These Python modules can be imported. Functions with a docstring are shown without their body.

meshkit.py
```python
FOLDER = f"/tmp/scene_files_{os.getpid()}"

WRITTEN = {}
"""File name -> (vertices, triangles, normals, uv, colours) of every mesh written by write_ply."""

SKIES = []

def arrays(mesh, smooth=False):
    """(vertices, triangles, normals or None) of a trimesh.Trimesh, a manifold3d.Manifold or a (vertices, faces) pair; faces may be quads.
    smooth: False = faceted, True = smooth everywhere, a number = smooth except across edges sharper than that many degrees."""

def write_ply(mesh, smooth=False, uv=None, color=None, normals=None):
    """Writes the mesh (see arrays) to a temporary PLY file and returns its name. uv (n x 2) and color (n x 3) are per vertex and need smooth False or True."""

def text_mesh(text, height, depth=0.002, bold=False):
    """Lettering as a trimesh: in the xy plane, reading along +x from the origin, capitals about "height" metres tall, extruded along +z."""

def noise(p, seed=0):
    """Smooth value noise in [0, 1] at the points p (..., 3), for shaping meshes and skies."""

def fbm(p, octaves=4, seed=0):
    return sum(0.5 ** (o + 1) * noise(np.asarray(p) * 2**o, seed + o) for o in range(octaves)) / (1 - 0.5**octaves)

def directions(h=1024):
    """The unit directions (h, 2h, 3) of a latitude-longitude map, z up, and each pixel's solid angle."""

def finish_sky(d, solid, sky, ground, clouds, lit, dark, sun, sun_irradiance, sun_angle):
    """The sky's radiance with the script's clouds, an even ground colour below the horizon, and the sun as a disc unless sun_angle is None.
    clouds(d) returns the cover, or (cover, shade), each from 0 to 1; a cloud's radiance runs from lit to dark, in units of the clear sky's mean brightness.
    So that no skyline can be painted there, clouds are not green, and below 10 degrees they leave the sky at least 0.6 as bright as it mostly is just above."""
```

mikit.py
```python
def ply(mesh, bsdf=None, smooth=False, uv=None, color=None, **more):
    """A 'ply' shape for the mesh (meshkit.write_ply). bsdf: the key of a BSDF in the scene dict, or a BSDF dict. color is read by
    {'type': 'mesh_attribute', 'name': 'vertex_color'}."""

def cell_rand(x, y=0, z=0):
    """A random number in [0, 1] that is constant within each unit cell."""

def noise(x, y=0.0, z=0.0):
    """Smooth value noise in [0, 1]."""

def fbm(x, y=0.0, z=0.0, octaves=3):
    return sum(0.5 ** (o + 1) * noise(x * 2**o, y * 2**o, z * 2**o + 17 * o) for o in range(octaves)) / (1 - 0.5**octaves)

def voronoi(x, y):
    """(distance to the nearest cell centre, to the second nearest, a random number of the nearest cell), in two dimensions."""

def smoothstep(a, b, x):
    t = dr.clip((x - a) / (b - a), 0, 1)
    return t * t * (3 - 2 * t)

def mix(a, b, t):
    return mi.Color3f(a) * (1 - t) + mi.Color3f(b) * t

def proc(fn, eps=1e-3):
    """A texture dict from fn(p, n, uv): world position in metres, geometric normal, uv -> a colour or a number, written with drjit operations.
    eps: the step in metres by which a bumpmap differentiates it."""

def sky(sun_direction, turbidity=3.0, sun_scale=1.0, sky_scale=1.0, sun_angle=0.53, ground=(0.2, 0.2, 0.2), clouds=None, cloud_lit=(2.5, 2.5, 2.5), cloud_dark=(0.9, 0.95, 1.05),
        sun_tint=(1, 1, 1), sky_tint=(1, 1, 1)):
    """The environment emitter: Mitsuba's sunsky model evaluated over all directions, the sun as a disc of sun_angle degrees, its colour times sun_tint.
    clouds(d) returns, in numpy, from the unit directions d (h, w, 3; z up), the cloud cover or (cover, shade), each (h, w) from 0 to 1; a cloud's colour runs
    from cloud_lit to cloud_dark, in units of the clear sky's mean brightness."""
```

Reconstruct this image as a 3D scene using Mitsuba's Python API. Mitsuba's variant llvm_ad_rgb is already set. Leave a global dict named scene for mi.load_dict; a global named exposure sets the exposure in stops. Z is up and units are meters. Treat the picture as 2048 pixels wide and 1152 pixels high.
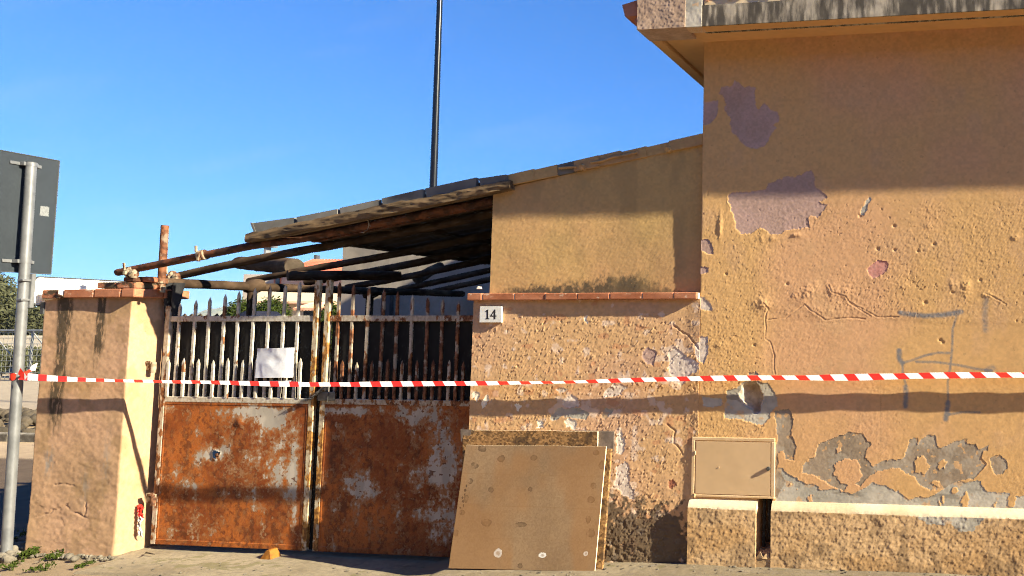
import math, random
import numpy as np, trimesh, shapely
import drjit as dr
import mitsuba as mi
import mikit, meshkit
from mikit import proc, noise, fbm, smoothstep, mix, voronoi
from shapely.geometry import Polygon
from scipy import ndimage

rng = random.Random(7)
scene, labels = {}, {}
T = mi.ScalarTransform4f

# ------------------------------------------------------------------ camera, light, exposure
EYE = np.array([0.0, -4.75, 1.5])                     # eye height above the street, house front is the plane y = 0
YAW, PIT, FPX, PU, PV = math.atan(.134), math.atan(.07), 1500.0, 1750.0, 550.0
FWD = np.array([-math.sin(YAW) * math.cos(PIT), math.cos(YAW) * math.cos(PIT), math.sin(PIT)])
RIGHT = np.array([math.cos(YAW), math.sin(YAW), 0.0])
UP = np.cross(RIGHT, FWD)
scene['camera'] = {'type': 'perspective', 'fov_axis': 'x', 'fov': 2 * math.degrees(math.atan(1024 / FPX)), 'near_clip': 0.05, 'far_clip': 4000.0,
                   'principal_point_offset_x': -(PU - 1024) / 2048, 'principal_point_offset_y': -(PV - 576) / 1152,
                   'to_world': T().look_at(origin=EYE.tolist(), target=(EYE + FWD).tolist(), up=[0, 0, 1])}
SUN = np.array([6.8, -1.0, 3.54])


def cirrus(d):
    p = np.stack([d[..., 0] / (d[..., 2] + .25) * 1.6, d[..., 1] / (d[..., 2] + .25) * 6, d[..., 2] * 2], -1)
    return np.clip(meshkit.fbm(p * 1.7, 5) - .53, 0, 1) * .22


scene['sky'] = mikit.sky(SUN.tolist(), turbidity=2.5, sky_scale=.48, sun_tint=(1.0, 1.15, 1.30), sky_tint=(.38, .77, 1.38), clouds=cirrus)
exposure = 3.45


def ray(u, v):
    return FWD + RIGHT * (u - PU) / FPX + UP * (PV - v) / FPX


def W(u, v, y=0.0):                                   # point of the upright plane y seen at photo pixel (u, v)
    d = ray(u, v)
    return EYE + d * (y - EYE[1]) / d[1]


def WX(u, v, x):
    d = ray(u, v)
    return EYE + d * (x - EYE[0]) / d[0]


def G(u, v, z=0.0):
    d = ray(u, v)
    return EYE + d * (z - EYE[2]) / d[2]


# ------------------------------------------------------------------ helpers
def key_for(name, parent=None):
    base = f'{parent}__{name}' if parent else name
    k, i = base, 0
    while k in scene or k in labels:
        i += 1
        k = f'{base}_{i:03d}'
    return k


def obj(name, mesh, mat, parent=None, smooth=False, **more):
    k = key_for(name, parent)
    scene[k] = mikit.ply(mesh, mat, smooth=smooth, **more)
    return k


def thing(name, label, cat, group=None):
    k = key_for(name)
    labels[k] = {'label': label, 'category': cat}
    if group:
        labels[k]['group'] = group
    return k


def tag(k, label=None, cat=None, group=None, kind=None):
    d = labels.setdefault(k, {})
    for a, b in (('label', label), ('category', cat), ('group', group), ('kind', kind)):
        if b:
            d[a] = b
    return k


cat_ = trimesh.util.concatenate


def box(x0, x1, y0, y1, z0, z1, b=0.0):
    c, e = np.array([(x0 + x1) / 2, (y0 + y1) / 2, (z0 + z1) / 2]), np.array([x1 - x0, y1 - y0, z1 - z0])
    if b <= 0:
        m = trimesh.creation.box(e)
    else:
        pts = []
        h = e / 2
        b = min(b, h.min() * .8)
        for s in np.ndindex(2, 2, 2):
            s = np.array(s) * 2 - 1
            for k in range(3):
                q = h - b
                q[k] = h[k]
                pts.append(q * s)
        m = trimesh.convex.convex_hull(np.array(pts))
    m.apply_translation(c)
    return m


def hull(pts):
    return trimesh.convex.convex_hull(np.asarray(pts, float))


def obox(o, ax, ay, az, e, b=0.002):                  # oriented box: centre o, three unit axes, full extents e
    m = box(-e[0] / 2, e[0] / 2, -e[1] / 2, e[1] / 2, -e[2] / 2, e[2] / 2, b)
    M = np.eye(4)
    M[:3, 0], M[:3, 1], M[:3, 2], M[:3, 3] = ax, ay, az, o
    m.apply_transform(M)
    return m


def unit(v):
    v = np.asarray(v, float)
    return v / np.linalg.norm(v)


def bar(p0, p1, w, d, b=0.002, upv=(0, 0, 1)):        # rectangular bar from p0 to p1
    p0, p1 = np.asarray(p0, float), np.asarray(p1, float)
    a = unit(p1 - p0)
    s = unit(np.cross(upv, a)) if abs(np.dot(upv, a)) < .99 else unit(np.cross([0, 1, 0], a))
    t = np.cross(a, s)
    return obox((p0 + p1) / 2, a, s, t, (np.linalg.norm(p1 - p0), w, d), b)


def tube(pts, rad, n=14, lump=0.0, seed=0, caps=True):
    pts = np.asarray(pts, float)
    rad = np.broadcast_to(np.asarray(rad, float), (len(pts),))
    tan = np.gradient(pts, axis=0)
    tan /= np.linalg.norm(tan, axis=1, keepdims=True)
    ref = np.array([0, 0, 1.0]) if abs(tan[0][2]) < .9 else np.array([0, 1.0, 0])
    V = []
    for p, r, t in zip(pts, rad, tan):
        s = unit(np.cross(ref, t))
        q = np.cross(t, s)
        a = np.arange(n) * 2 * np.pi / n
        ring = np.cos(a)[:, None] * s + np.sin(a)[:, None] * q
        rr = r
        if lump:
            rr = r * (1 + lump * (meshkit.fbm((p + ring * .1) * 9, 3, seed) - .5) * 2)[:, None]
        V.append(p + ring * rr)
    V = np.array(V)
    m = len(pts)
    i, j = np.meshgrid(np.arange(m - 1), np.arange(n), indexing='ij')
    k = (j + 1) % n
    F = np.stack([i * n + j, (i + 1) * n + j, (i + 1) * n + k, i * n + k], -1).reshape(-1, 4)[:, ::-1]
    F = np.vstack([F[:, [0, 1, 2]], F[:, [0, 2, 3]]])
    V = V.reshape(-1, 3)
    if caps:
        c0, c1 = len(V), len(V) + 1
        V = np.vstack([V, pts[0], pts[-1]])
        j = np.arange(n)
        k = (j + 1) % n
        F = np.vstack([F, np.stack([j * 0 + c0, j, k], 1), np.stack([j * 0 + c1, (m - 1) * n + k, (m - 1) * n + j], 1)])
    tm = trimesh.Trimesh(V, F, process=False)
    if tm.volume < 0:
        tm.invert()
    return tm


def line(p0, p1, n):
    return np.linspace(np.asarray(p0, float), np.asarray(p1, float), n)


def f2(X, Z, s, octaves=3, seed=0, sz=None):
    sz = sz or s
    return meshkit.fbm(np.stack([X / s, Z / sz, np.full_like(X, seed * 3.7)], -1), octaves, seed) - .5


def sheet(pos, closed_skirt=0.06, classes=None, inward=(0, 1, 0)):
    """Grid pos (nz, nx, 3), rows rising in z, columns along +x; returns {class: mesh} with a skirt turned inward all round."""
    inward = np.asarray(inward, float) * closed_skirt
    p = np.asarray(pos, float)
    nz, nx = p.shape[:2]
    idx = np.arange(nz * nx).reshape(nz, nx)
    q = np.stack([idx[:-1, :-1], idx[:-1, 1:], idx[1:, 1:], idx[1:, :-1]], -1).reshape(-1, 4)
    cl = np.zeros(len(q), int) if classes is None else np.asarray(classes)[:-1, :-1].ravel()
    V = [p.reshape(-1, 3)]
    Q, C = [q], [cl]
    at = nz * nx
    cg = cl.reshape(nz - 1, nx - 1)
    if closed_skirt > 0:                              # edge strips with vertices of their own, so that the edge stays crisp
        for e, c in ((p[0], cg[0]), (p[:, -1], cg[:, -1]), (p[-1, ::-1], cg[-1, ::-1]), (p[::-1, 0], cg[::-1, 0])):
            n = len(e)
            V += [e, e + inward]
            k = np.arange(n - 1)
            Q.append(np.stack([at + n + k, at + n + k + 1, at + k + 1, at + k], -1))
            C.append(c)
            at += 2 * n
    V, q, cl = np.vstack(V), np.vstack(Q), np.concatenate(C)
    out = {}
    for k in np.unique(cl):
        f = q[cl == k]
        f = np.vstack([f[:, [0, 1, 2]], f[:, [0, 2, 3]]])
        used, inv = np.unique(f, return_inverse=True)
        out[int(k)] = trimesh.Trimesh(V[used], inv.reshape(f.shape), process=False)
    return out


def grid(x0, x1, z0, z1, step, ztop=None):
    nx, nz = max(2, int((x1 - x0) / step) + 1), max(2, int((z1 - z0) / step) + 1)
    x, t = np.linspace(x0, x1, nx), np.linspace(0, 1, nz)
    X = np.repeat(x[None], nz, 0)
    Z = z0 + t[:, None] * ((ztop(x) if ztop is not None else np.full(nx, z1)) - z0)[None]
    return X, Z


def px(pts, off=(0, 0), sc=1.0, y=0.0):               # an outline measured on an enlarged crop of the photo -> metres on the plane y
    return [tuple(W(off[0] + a / sc, off[1] + b / sc, y)[[0, 2]]) for a, b in pts]


def inside(poly, X, Z, rag=.010, seed=0, lam=.03):
    xs, zs = X + rag * 2.4 * f2(X, Z, lam, 4, 11 + seed), Z + rag * 2.4 * f2(X, Z, lam, 4, 31 + seed)
    xs, zs = xs + .009 * f2(X, Z, .012, 2, 51 + seed), zs + .009 * f2(X, Z, .012, 2, 71 + seed)
    return shapely.contains_xy(Polygon(poly).buffer(0), xs, zs)


def seg_d(X, Z, pts):
    d = np.full(X.shape, 9.0)
    for (ax, az), (bx, bz) in zip(pts[:-1], pts[1:]):
        dx, dz = bx - ax, bz - az
        t = np.clip(((X - ax) * dx + (Z - az) * dz) / (dx * dx + dz * dz + 1e-12), 0, 1)
        d = np.minimum(d, np.hypot(X - ax - t * dx, Z - az - t * dz))
    return d


# ------------------------------------------------------------------ materials
def mat(name, base, rough=.85, bump=None, scale=1.0, metallic=0.0, spec=.35, two=True, **kw):
    b = {'type': 'principled', 'base_color': proc(base) if callable(base) else {'type': 'rgb', 'value': list(base)},
         'roughness': proc(rough) if callable(rough) else rough, 'metallic': metallic, 'specular': spec, **kw}
    if bump is not None:
        b = {'type': 'bumpmap', 'arbitrary': proc(bump), 'scale': scale, 'bsdf': b}
    scene[name] = {'type': 'twosided', 'bsdf': b} if two else b
    return name


def dseg(p, segs):                                    # distance (x, z) from p to strokes given as (ax, az, bx, bz)
    d = mi.Float(9.0)
    for ax, az, bx, bz in segs:
        dx, dz = bx - ax, bz - az
        t = dr.clip(((p.x - ax) * dx + (p.z - az) * dz) / (dx * dx + dz * dz), 0, 1)
        d = dr.minimum(d, dr.sqrt(dr.square(p.x - ax - t * dx) + dr.square(p.z - az - t * dz)))
    return d


def strokes(pts, off=(0, 0), sc=1.0, y=0.0):
    q = px(pts, off, sc, y)
    return [(*a, *b) for a, b in zip(q[:-1], q[1:])]


def blobs(p, lst):                                    # sum of soft ellipses (x, z, rx, rz, weight)
    s = mi.Float(0.0)
    for x, z, rx, rz, w in lst:
        s = s + w * dr.exp(-(dr.square((p.x - x) / rx) + dr.square((p.z - z) / rz)))
    return s


GO, GS = (1740, 580), 4.114                           # spray strokes, read from an enlarged crop
TAG_THICK = (strokes([(250, 188), (330, 200), (450, 212), (600, 205), (700, 190), (750, 180)], GO, GS) + strokes([(240, 500), (240, 560), (265, 600)], GO, GS)
             + strokes([(292, 800), (298, 870), (290, 955)], GO, GS) + strokes([(640, 930), (635, 1000), (622, 1060)], GO, GS))
TAG_THIN = (strokes([(710, 220), (680, 320), (675, 500), (660, 640), (640, 760), (642, 930)], GO, GS) + strokes([(265, 600), (340, 580), (450, 540), (560, 515), (660, 520)], GO, GS)
            + strokes([(380, 590), (560, 595), (740, 620), (880, 650), (1000, 665)], GO, GS) + strokes([(268, 620), (270, 700), (296, 780)], GO, GS)
            + strokes([(650, 1025), (760, 1005), (900, 1005)], GO, GS))
TAG_FAINT = strokes([(955, 80), (945, 200), (950, 330)], GO, GS) + strokes([(960, 660), (1010, 640)], GO, GS)


def ochre(p, n, uv):
    a = fbm(p.x * 1.15 + 3, p.z * 1.15, 1.7, 4)
    g = fbm(p.x * 55, p.z * 55, p.y * 55, 3)
    m = fbm(p.x * 7 + 9, p.z * 5, 4.2, 4)
    yel = smoothstep(.36, .62, a + .16 * smoothstep(-1.15, -1.75, p.x))
    c = mix((.595, .343, .182), (.59, .358, .154), yel)
    c = mix(c, (.56, .345, .185), smoothstep(.52, .75, m) * .6)
    c = c * (.86 + .28 * g)
    grime = smoothstep(.60, .70, fbm(p.x * 16, p.z * 13, 8.1, 4))
    c = mix(c, (.42, .26, .12), grime * .14)
    spot = smoothstep(.80, .84, noise(p.x * 42, p.z * 42, 5.5))
    c = mix(c, (.25, .15, .07), spot * .25)
    gr = fbm(p.x * 90, p.z * 90, 2.2, 2)
    d1, d2, d3 = dseg(p, TAG_THICK), dseg(p, TAG_THIN), dseg(p, TAG_FAINT)
    s = smoothstep(.026, .004, d1) * .85 + smoothstep(.013, .002, d2) * .62 + smoothstep(.030, .004, d3) * .5
    s = dr.clip(s * (.45 + 1.1 * gr), 0, .88)
    c = mix(c, (.15, .165, .19), s)
    seam = smoothstep(.0035, .0012, dr.abs(p.x + .599)) * smoothstep(1.20, 1.16, p.z) * .35
    return mix(c, (.25, .15, .08), seam)


def shed_ochre(p, n, uv):
    a = fbm(p.x * 1.6 + 13, p.z * 1.6, 1.7, 4)
    g = fbm(p.x * 60, p.z * 60, p.y * 60, 3)
    c = mix((.485, .315, .128), (.50, .295, .138), smoothstep(.35, .65, a)) * (.84 + .32 * g)
    # black mould creeping up from the coping, in grains
    h = p.z - 1.735
    foot = blobs(p, [(-2.62, 1.74, .42, .10, 1.0), (-2.30, 1.76, .22, .13, .9), (-3.05, 1.73, .25, .05, .8), (-2.05, 1.73, .2, .035, .7)])
    grain = fbm(p.x * 48, p.z * 34, 6.6, 4)
    mould = smoothstep(.42, .98, foot * .75 + (grain - .5) * 1.3 + .12)
    c = mix(c, (.055, .05, .035), mould * .9)
    stain = smoothstep(.5, .62, fbm(p.x * 6, p.z * 3, 2.2, 4) + .12 * smoothstep(.0, 1.0, blobs(p, [(-2.9, 2.45, .4, .12, 1.0)])))
    return mix(c, (.30, .20, .09), stain * .35)


def lower_ochre(p, n, uv):
    a = fbm(p.x * 2.1 + 7, p.z * 2.1, 1.7, 4)
    g = fbm(p.x * 50, p.z * 50, p.y * 50, 3)
    c = mix((.53, .325, .195), (.555, .345, .175), smoothstep(.35, .65, a)) * (.82 + .36 * g)
    salt = smoothstep(.66, .76, fbm(p.x * 17, p.z * 17, 3.1, 5) + .19 * blobs(p, [(-2.36, .55, .18, .45, 1.0), (-2.75, .95, .45, .12, .9), (-2.0, 1.15, .15, .3, .8)]))
    c = mix(c, (.70, .56, .46), salt * .6)
    brick = smoothstep(.70, .74, fbm(p.x * 13, p.z * 16, 12.1, 3))
    c = mix(c, (.46, .20, .10), brick * .5)
    # black damp crust near the street, patchy and grainy
    wet = blobs(p, [(-2.25, .05, .35, .28, 1.0), (-2.0, .08, .22, .30, .9), (-2.4, .30, .18, .16, .5)])
    crust = smoothstep(.50, .70, wet * .55 + (fbm(p.x * 30, p.z * 30, 4.4, 4) - .5) * 1.25 + .22)
    c = mix(c, (.07, .055, .04), crust * .85)
    return c


def plinth_c(p, n, uv):
    g = fbm(p.x * 40, p.z * 40, p.y * 40, 3)
    a = fbm(p.x * 3, p.z * 6, 2.7, 4)
    c = mix((.47, .29, .135), (.55, .37, .20), smoothstep(.35, .62, a)) * (.72 + .56 * g)
    d = smoothstep(.56, .70, fbm(p.x * 11, p.z * 9, 9.9, 4) + .14 * blobs(p, [(-1.42, .03, .12, .09, 1.0), (-1.2, .0, .1, .12, .8), (-.5, -.02, .8, .05, .6)]))
    c = mix(c, (.20, .12, .06), smoothstep(.58, .70, fbm(p.x * 60, p.z * 60, 3.9, 3)) * .5)
    return mix(c, (.16, .105, .06), d * .45)


def plain(c0, c1, f=8.0, grain=45.0, k=.3):
    def fn(p, n, uv):
        a = fbm(p.x * f, p.z * f, p.y * f, 4)
        g = fbm(p.x * grain + 3, p.z * grain, p.y * grain, 3)
        return mix(c0, c1, smoothstep(.32, .68, a)) * (1 - k / 2 + k * g)
    return fn


mat('m_ochre', ochre, .88)
mat('m_shed', shed_ochre, .88)
mat('m_lower', lower_ochre, .9)
mat('m_plinth', plinth_c, .9)
mat('m_mauve', plain((.40, .27, .225), (.46, .31, .27), 5, 70, .35), .9)
mat('m_pink', plain((.50, .22, .19), (.56, .28, .23), 14, 70, .35), .9)
def render_c(p, n, uv):
    a = fbm(p.x * 6, p.z * 6, 1.2, 4)
    c = mix((.255, .195, .14), (.33, .255, .185), smoothstep(.32, .68, a)) * (.85 + .3 * fbm(p.x * 60, p.z * 60, 2.2, 3))
    c = mix(c, (.42, .37, .30), smoothstep(.48, .66, fbm(p.x * 11 + 4, p.z * 14, 7.2, 5)) * .55)
    return mix(c, (.60, .36, .17), smoothstep(.66, .70, fbm(p.x * 30, p.z * 30, 3.9, 4)) * .8)


mat('m_render', render_c, .9)
def cement_c(p, n, uv):
    a = fbm(p.x * 5, p.z * 9, 1.2, 4)
    c = mix((.36, .335, .285), (.48, .44, .375), smoothstep(.32, .68, a)) * (.8 + .4 * fbm(p.x * 40, p.z * 40, 2.2, 3))
    c = mix(c, (.58, .36, .18), smoothstep(.60, .70, fbm(p.x * 16 + 4, p.z * 20, 7.2, 5)) * .65)
    return mix(c, (.18, .155, .125), smoothstep(.60, .72, fbm(p.x * 8, p.z * 22, 5.2, 4)) * .6)


mat('m_cement', cement_c, .9)
mat('m_rubble', plain((.45, .36, .26), (.58, .50, .40), 22, 60, .6), .92)
mat('m_white', plain((.74, .66, .56), (.80, .74, .62), 9, 50, .3), .85)
mat('m_salt', plain((.56, .47, .41), (.68, .57, .50), 18, 60, .5), .9)
mat('m_cream', plain((.60, .47, .30), (.70, .58, .41), 6, 40, .25), .85)
mat('m_soffit', plain((.62, .37, .16), (.58, .34, .14), 3, 30, .15), .85)
mat('m_roughpink', plain((.36, .25, .18), (.44, .32, .24), 12, 60, .5), .92)


def fascia_c(p, n, uv):
    c = mix((.34, .285, .22), (.48, .42, .33), fbm(p.x * 5, p.z * 22, 1.1, 4)) * (.8 + .4 * fbm(p.x * 60, p.z * 60, 3.3, 2))
    s = fbm(p.x * 13, p.z * 1.6, 5.7, 5) + .5 * (fbm(p.x * 55, p.z * 12, 1.2, 4) - .5)
    return mix(c, (.05, .042, .034), smoothstep(.36, .68, s + .04) * .92)


mat('m_fascia', fascia_c, .9)


def pillar_c(p, n, uv):
    a = fbm(p.x * 2.3 + 1, p.z * 2.3, p.y * 3, 4)
    g = fbm(p.x * 45, p.z * 45, p.y * 45, 3)
    c = mix((.42, .265, .155), (.48, .298, .185), smoothstep(.35, .65, a)) * (.78 + .44 * g)
    # water streaks of black algae running down from two gaps in the coping
    w = (fbm(p.x * 30, p.z * 5, 3.1, 3) - .5) * .05
    l1 = dr.abs(p.x + 6.735 + .035 * (1.7 - p.z) + w) / (.052 + .020 * noise(p.z * 9, 2.0))
    l2 = dr.abs(p.x + 6.42 + .035 * (1.7 - p.z) + w) / (.036 + .016 * noise(p.z * 11, 5.0))
    gr = fbm(p.x * 70, p.z * 24, 2.9, 4)
    s1 = smoothstep(1.15, .65, l1) * smoothstep(.65, .95, p.z + .3 * (gr - .5))
    s2 = smoothstep(1.15, .65, l2) * smoothstep(1.18, 1.4, p.z + .3 * (gr - .5))
    front = smoothstep(.05, .03, p.y)
    s = dr.maximum(s1, s2) * smoothstep(.18, .50, gr) * front
    c = mix(c, (.055, .042, .026), s * .92)
    b = blobs(p, [(-6.78, .52, .035, .09, 1.0), (-6.45, .35, .03, .12, .7), (-6.28, .5, .03, .2, .5)]) * smoothstep(.3, .6, gr)
    c = mix(c, (.26, .24, .22), dr.clip(b, 0, .8) * front)
    dirt = smoothstep(.56, .70, fbm(p.x * 6, p.z * 6, p.y * 6 + 4, 5))
    return mix(c, (.30, .19, .09), dirt * .5)


mat('m_pillar', pillar_c, .9)


def brick_c(p, n, uv):
    g = fbm(p.x * 38, p.z * 60, p.y * 38, 3)
    a = fbm(p.x * 5, p.z * 12, p.y * 5 + 3, 3)
    c = mix((.30, .105, .05), (.40, .165, .09), smoothstep(.3, .7, a)) * (.75 + .5 * g)
    return mix(c, (.62, .50, .38), smoothstep(.66, .76, fbm(p.x * 26, p.z * 40, p.y * 26 + 7, 4)) * .6)


def mossy_c(p, n, uv):
    return mix(brick_c(p, n, uv), (.045, .04, .025), smoothstep(.42, .56, fbm(p.x * 17, p.z * 30, p.y * 17, 4)) * .9)


mat('m_brick', brick_c, .88)
mat('m_mossy', mossy_c, .9)
mat('m_mortar', plain((.62, .52, .38), (.72, .62, .48), 20, 60, .4), .9)


def wood_c(p, n, uv):
    a = fbm(p.x * 6, (p.z - .172 * p.x) * 60, p.y * 40, 4)
    c = mix((.07, .047, .027), (.17, .112, .06), smoothstep(.3, .7, a))
    return c * (.75 + .5 * fbm(p.x * 60, p.z * 60, p.y * 60, 2))


mat('m_wood', wood_c, .9)
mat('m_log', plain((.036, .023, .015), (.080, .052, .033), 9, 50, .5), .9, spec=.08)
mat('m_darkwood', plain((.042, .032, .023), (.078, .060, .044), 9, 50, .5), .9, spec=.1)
mat('m_rooftile', plain((.13, .125, .115), (.18, .17, .155), 7, 40, .3), .85)
mat('m_clay', plain((.36, .14, .08), (.44, .19, .11), 7, 40, .4), .85)
mat('m_verge', plain((.46, .30, .13), (.40, .25, .12), 9, 40, .5), .9)


def rustpipe_c(p, n, uv):
    a = fbm(p.x * 22, p.z * 22, p.y * 22, 4)
    return mix((.045, .020, .012), (.15, .055, .025), smoothstep(.35, .66, a)) * (.7 + .6 * fbm(p.x * 80, p.z * 80, p.y * 80, 2))


mat('m_rustpipe', rustpipe_c, .75, metallic=.15)


def oldpaint(thr, paint, rust):
    def fn(p, n, uv):
        a = fbm(p.x * 31 + 2, p.z * 17, p.y * 31, 4)
        b = fbm(p.x * 4.1, p.z * 3.3, p.y * 4, 3)
        g = fbm(p.x * 90, p.z * 60, 1.7, 2)
        pt = mix(paint, (paint[0] * .72, paint[1] * .68, paint[2] * .62), smoothstep(.3, .7, g))
        r = mix(rust, (rust[0] * .4, rust[1] * .36, rust[2] * .35), smoothstep(.35, .65, g))
        return mix(pt, r, smoothstep(thr - .025, thr + .025, a * .72 + b * .28))
    return fn


mat('m_stub', oldpaint(.47, (.26, .19, .14), (.20, .075, .03)), .7)
mat('m_bar_pale', oldpaint(.655, (.56, .52, .45), (.24, .10, .04)), .6)
mat('m_bar_rust', oldpaint(.43, (.36, .31, .25), (.22, .085, .035)), .7)
mat('m_frame', oldpaint(.54, (.48, .41, .33), (.26, .10, .035)), .65)
mat('m_stile_yellow', oldpaint(.50, (.55, .47, .34), (.42, .20, .05)), .65)
mat('m_clamp', oldpaint(.50, (.34, .28, .20), (.16, .07, .035)), .7)

GY = .190                                              # plane of the gate


def gw(u, v, ru, rv, w=1.0):
    c, e = W(u, v, GY), W(u + ru, v - rv, GY)
    return (c[0], c[2], abs(e[0] - c[0]), abs(e[2] - c[2]), w)


PAINT_L = [gw(545, 833, 28, 20, 1.5), gw(500, 828, 60, 20, .65), gw(470, 822, 60, 9, .5), gw(432, 908, 34, 20, .95), gw(392, 972, 18, 12, .7), gw(400, 925, 18, 26, .45),
           gw(588, 930, 14, 80, .75), gw(560, 950, 26, 30, .6), gw(570, 870, 18, 30, .5), gw(505, 975, 26, 22, .4), gw(325, 900, 12, 120, .22), gw(405, 1000, 20, 8, .5), gw(590, 1030, 8, 40, .6),
           gw(360, 960, 20, 40, .2), gw(530, 900, 40, 50, .28), gw(340, 818, 30, 8, .4)]
PAINT_R = [gw(705, 821, 40, 8, 1.3), gw(655, 822, 14, 10, .6), gw(855, 832, 50, 24, .7), gw(882, 880, 24, 36, .65), gw(815, 828, 30, 14, .5), gw(868, 952, 38, 20, .8), gw(845, 930, 50, 24, .35),
           gw(715, 970, 30, 24, .9), gw(745, 985, 20, 16, .55), gw(850, 1030, 40, 14, .95), gw(870, 1070, 26, 22, .7), gw(905, 1010, 20, 50, .45), gw(650, 900, 8, 120, .25), gw(905, 900, 18, 60, .55),
           gw(800, 990, 60, 14, .3)]


def gate_c(lst, deep):
    def fn(p, n, uv):
        a = fbm(p.x * 12, p.z * 11, 1.3, 6)
        b = fbm(p.x * 46, p.z * 42, 5.3, 4)
        v = fbm(p.x * 24, p.z * 3.0, 7.7, 4)
        e = fbm(p.x * 90, p.z * 80, 3.7, 3)
        m = blobs(p, lst) * .72 + (a - .5) * 1.35 + (b - .5) * .9 + (v - .5) * .45 + (e - .5) * .55
        rust = mix((.215, .052, .009), (.37, .105, .019), smoothstep(.35, .65, fbm(p.x * 5 + 3, p.z * 6, 2.1, 4)))
        rust = mix(rust, (.060, .017, .006), smoothstep(.46, .62, b * .6 + v * .4) * deep)
        rust = mix(rust, (.32, .12, .035), smoothstep(.50, .72, fbm(p.x * 34 + 5, p.z * 26, 9.1, 4)) * .5)
        paint = mix((.36, .325, .28), (.47, .42, .36), smoothstep(.35, .65, fbm(p.x * 18, p.z * 9, 3.9, 3)))
        rust = rust * (.62 + .76 * fbm(p.x * 120, p.z * 100, 6.6, 3))
        scr = smoothstep(.66, .70, noise(p.x * 26 + p.z * 18, p.z * 120 - p.x * 90, 3.0)) * smoothstep(.45, .6, fbm(p.x * 9, p.z * 9, 4.4, 2))
        rust = mix(rust, (.36, .17, .07), scr * .12)
        c = mix(rust, (.33, .17, .080), smoothstep(.12, .38, m) * .85)
        c = mix(c, paint, smoothstep(.37, .60, m))
        pin = smoothstep(.79, .83, noise(p.x * 52, p.z * 52, 8.8)) * smoothstep(.2, .5, m)
        return mix(c, (.10, .035, .015), pin * .8)
    return fn


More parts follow.
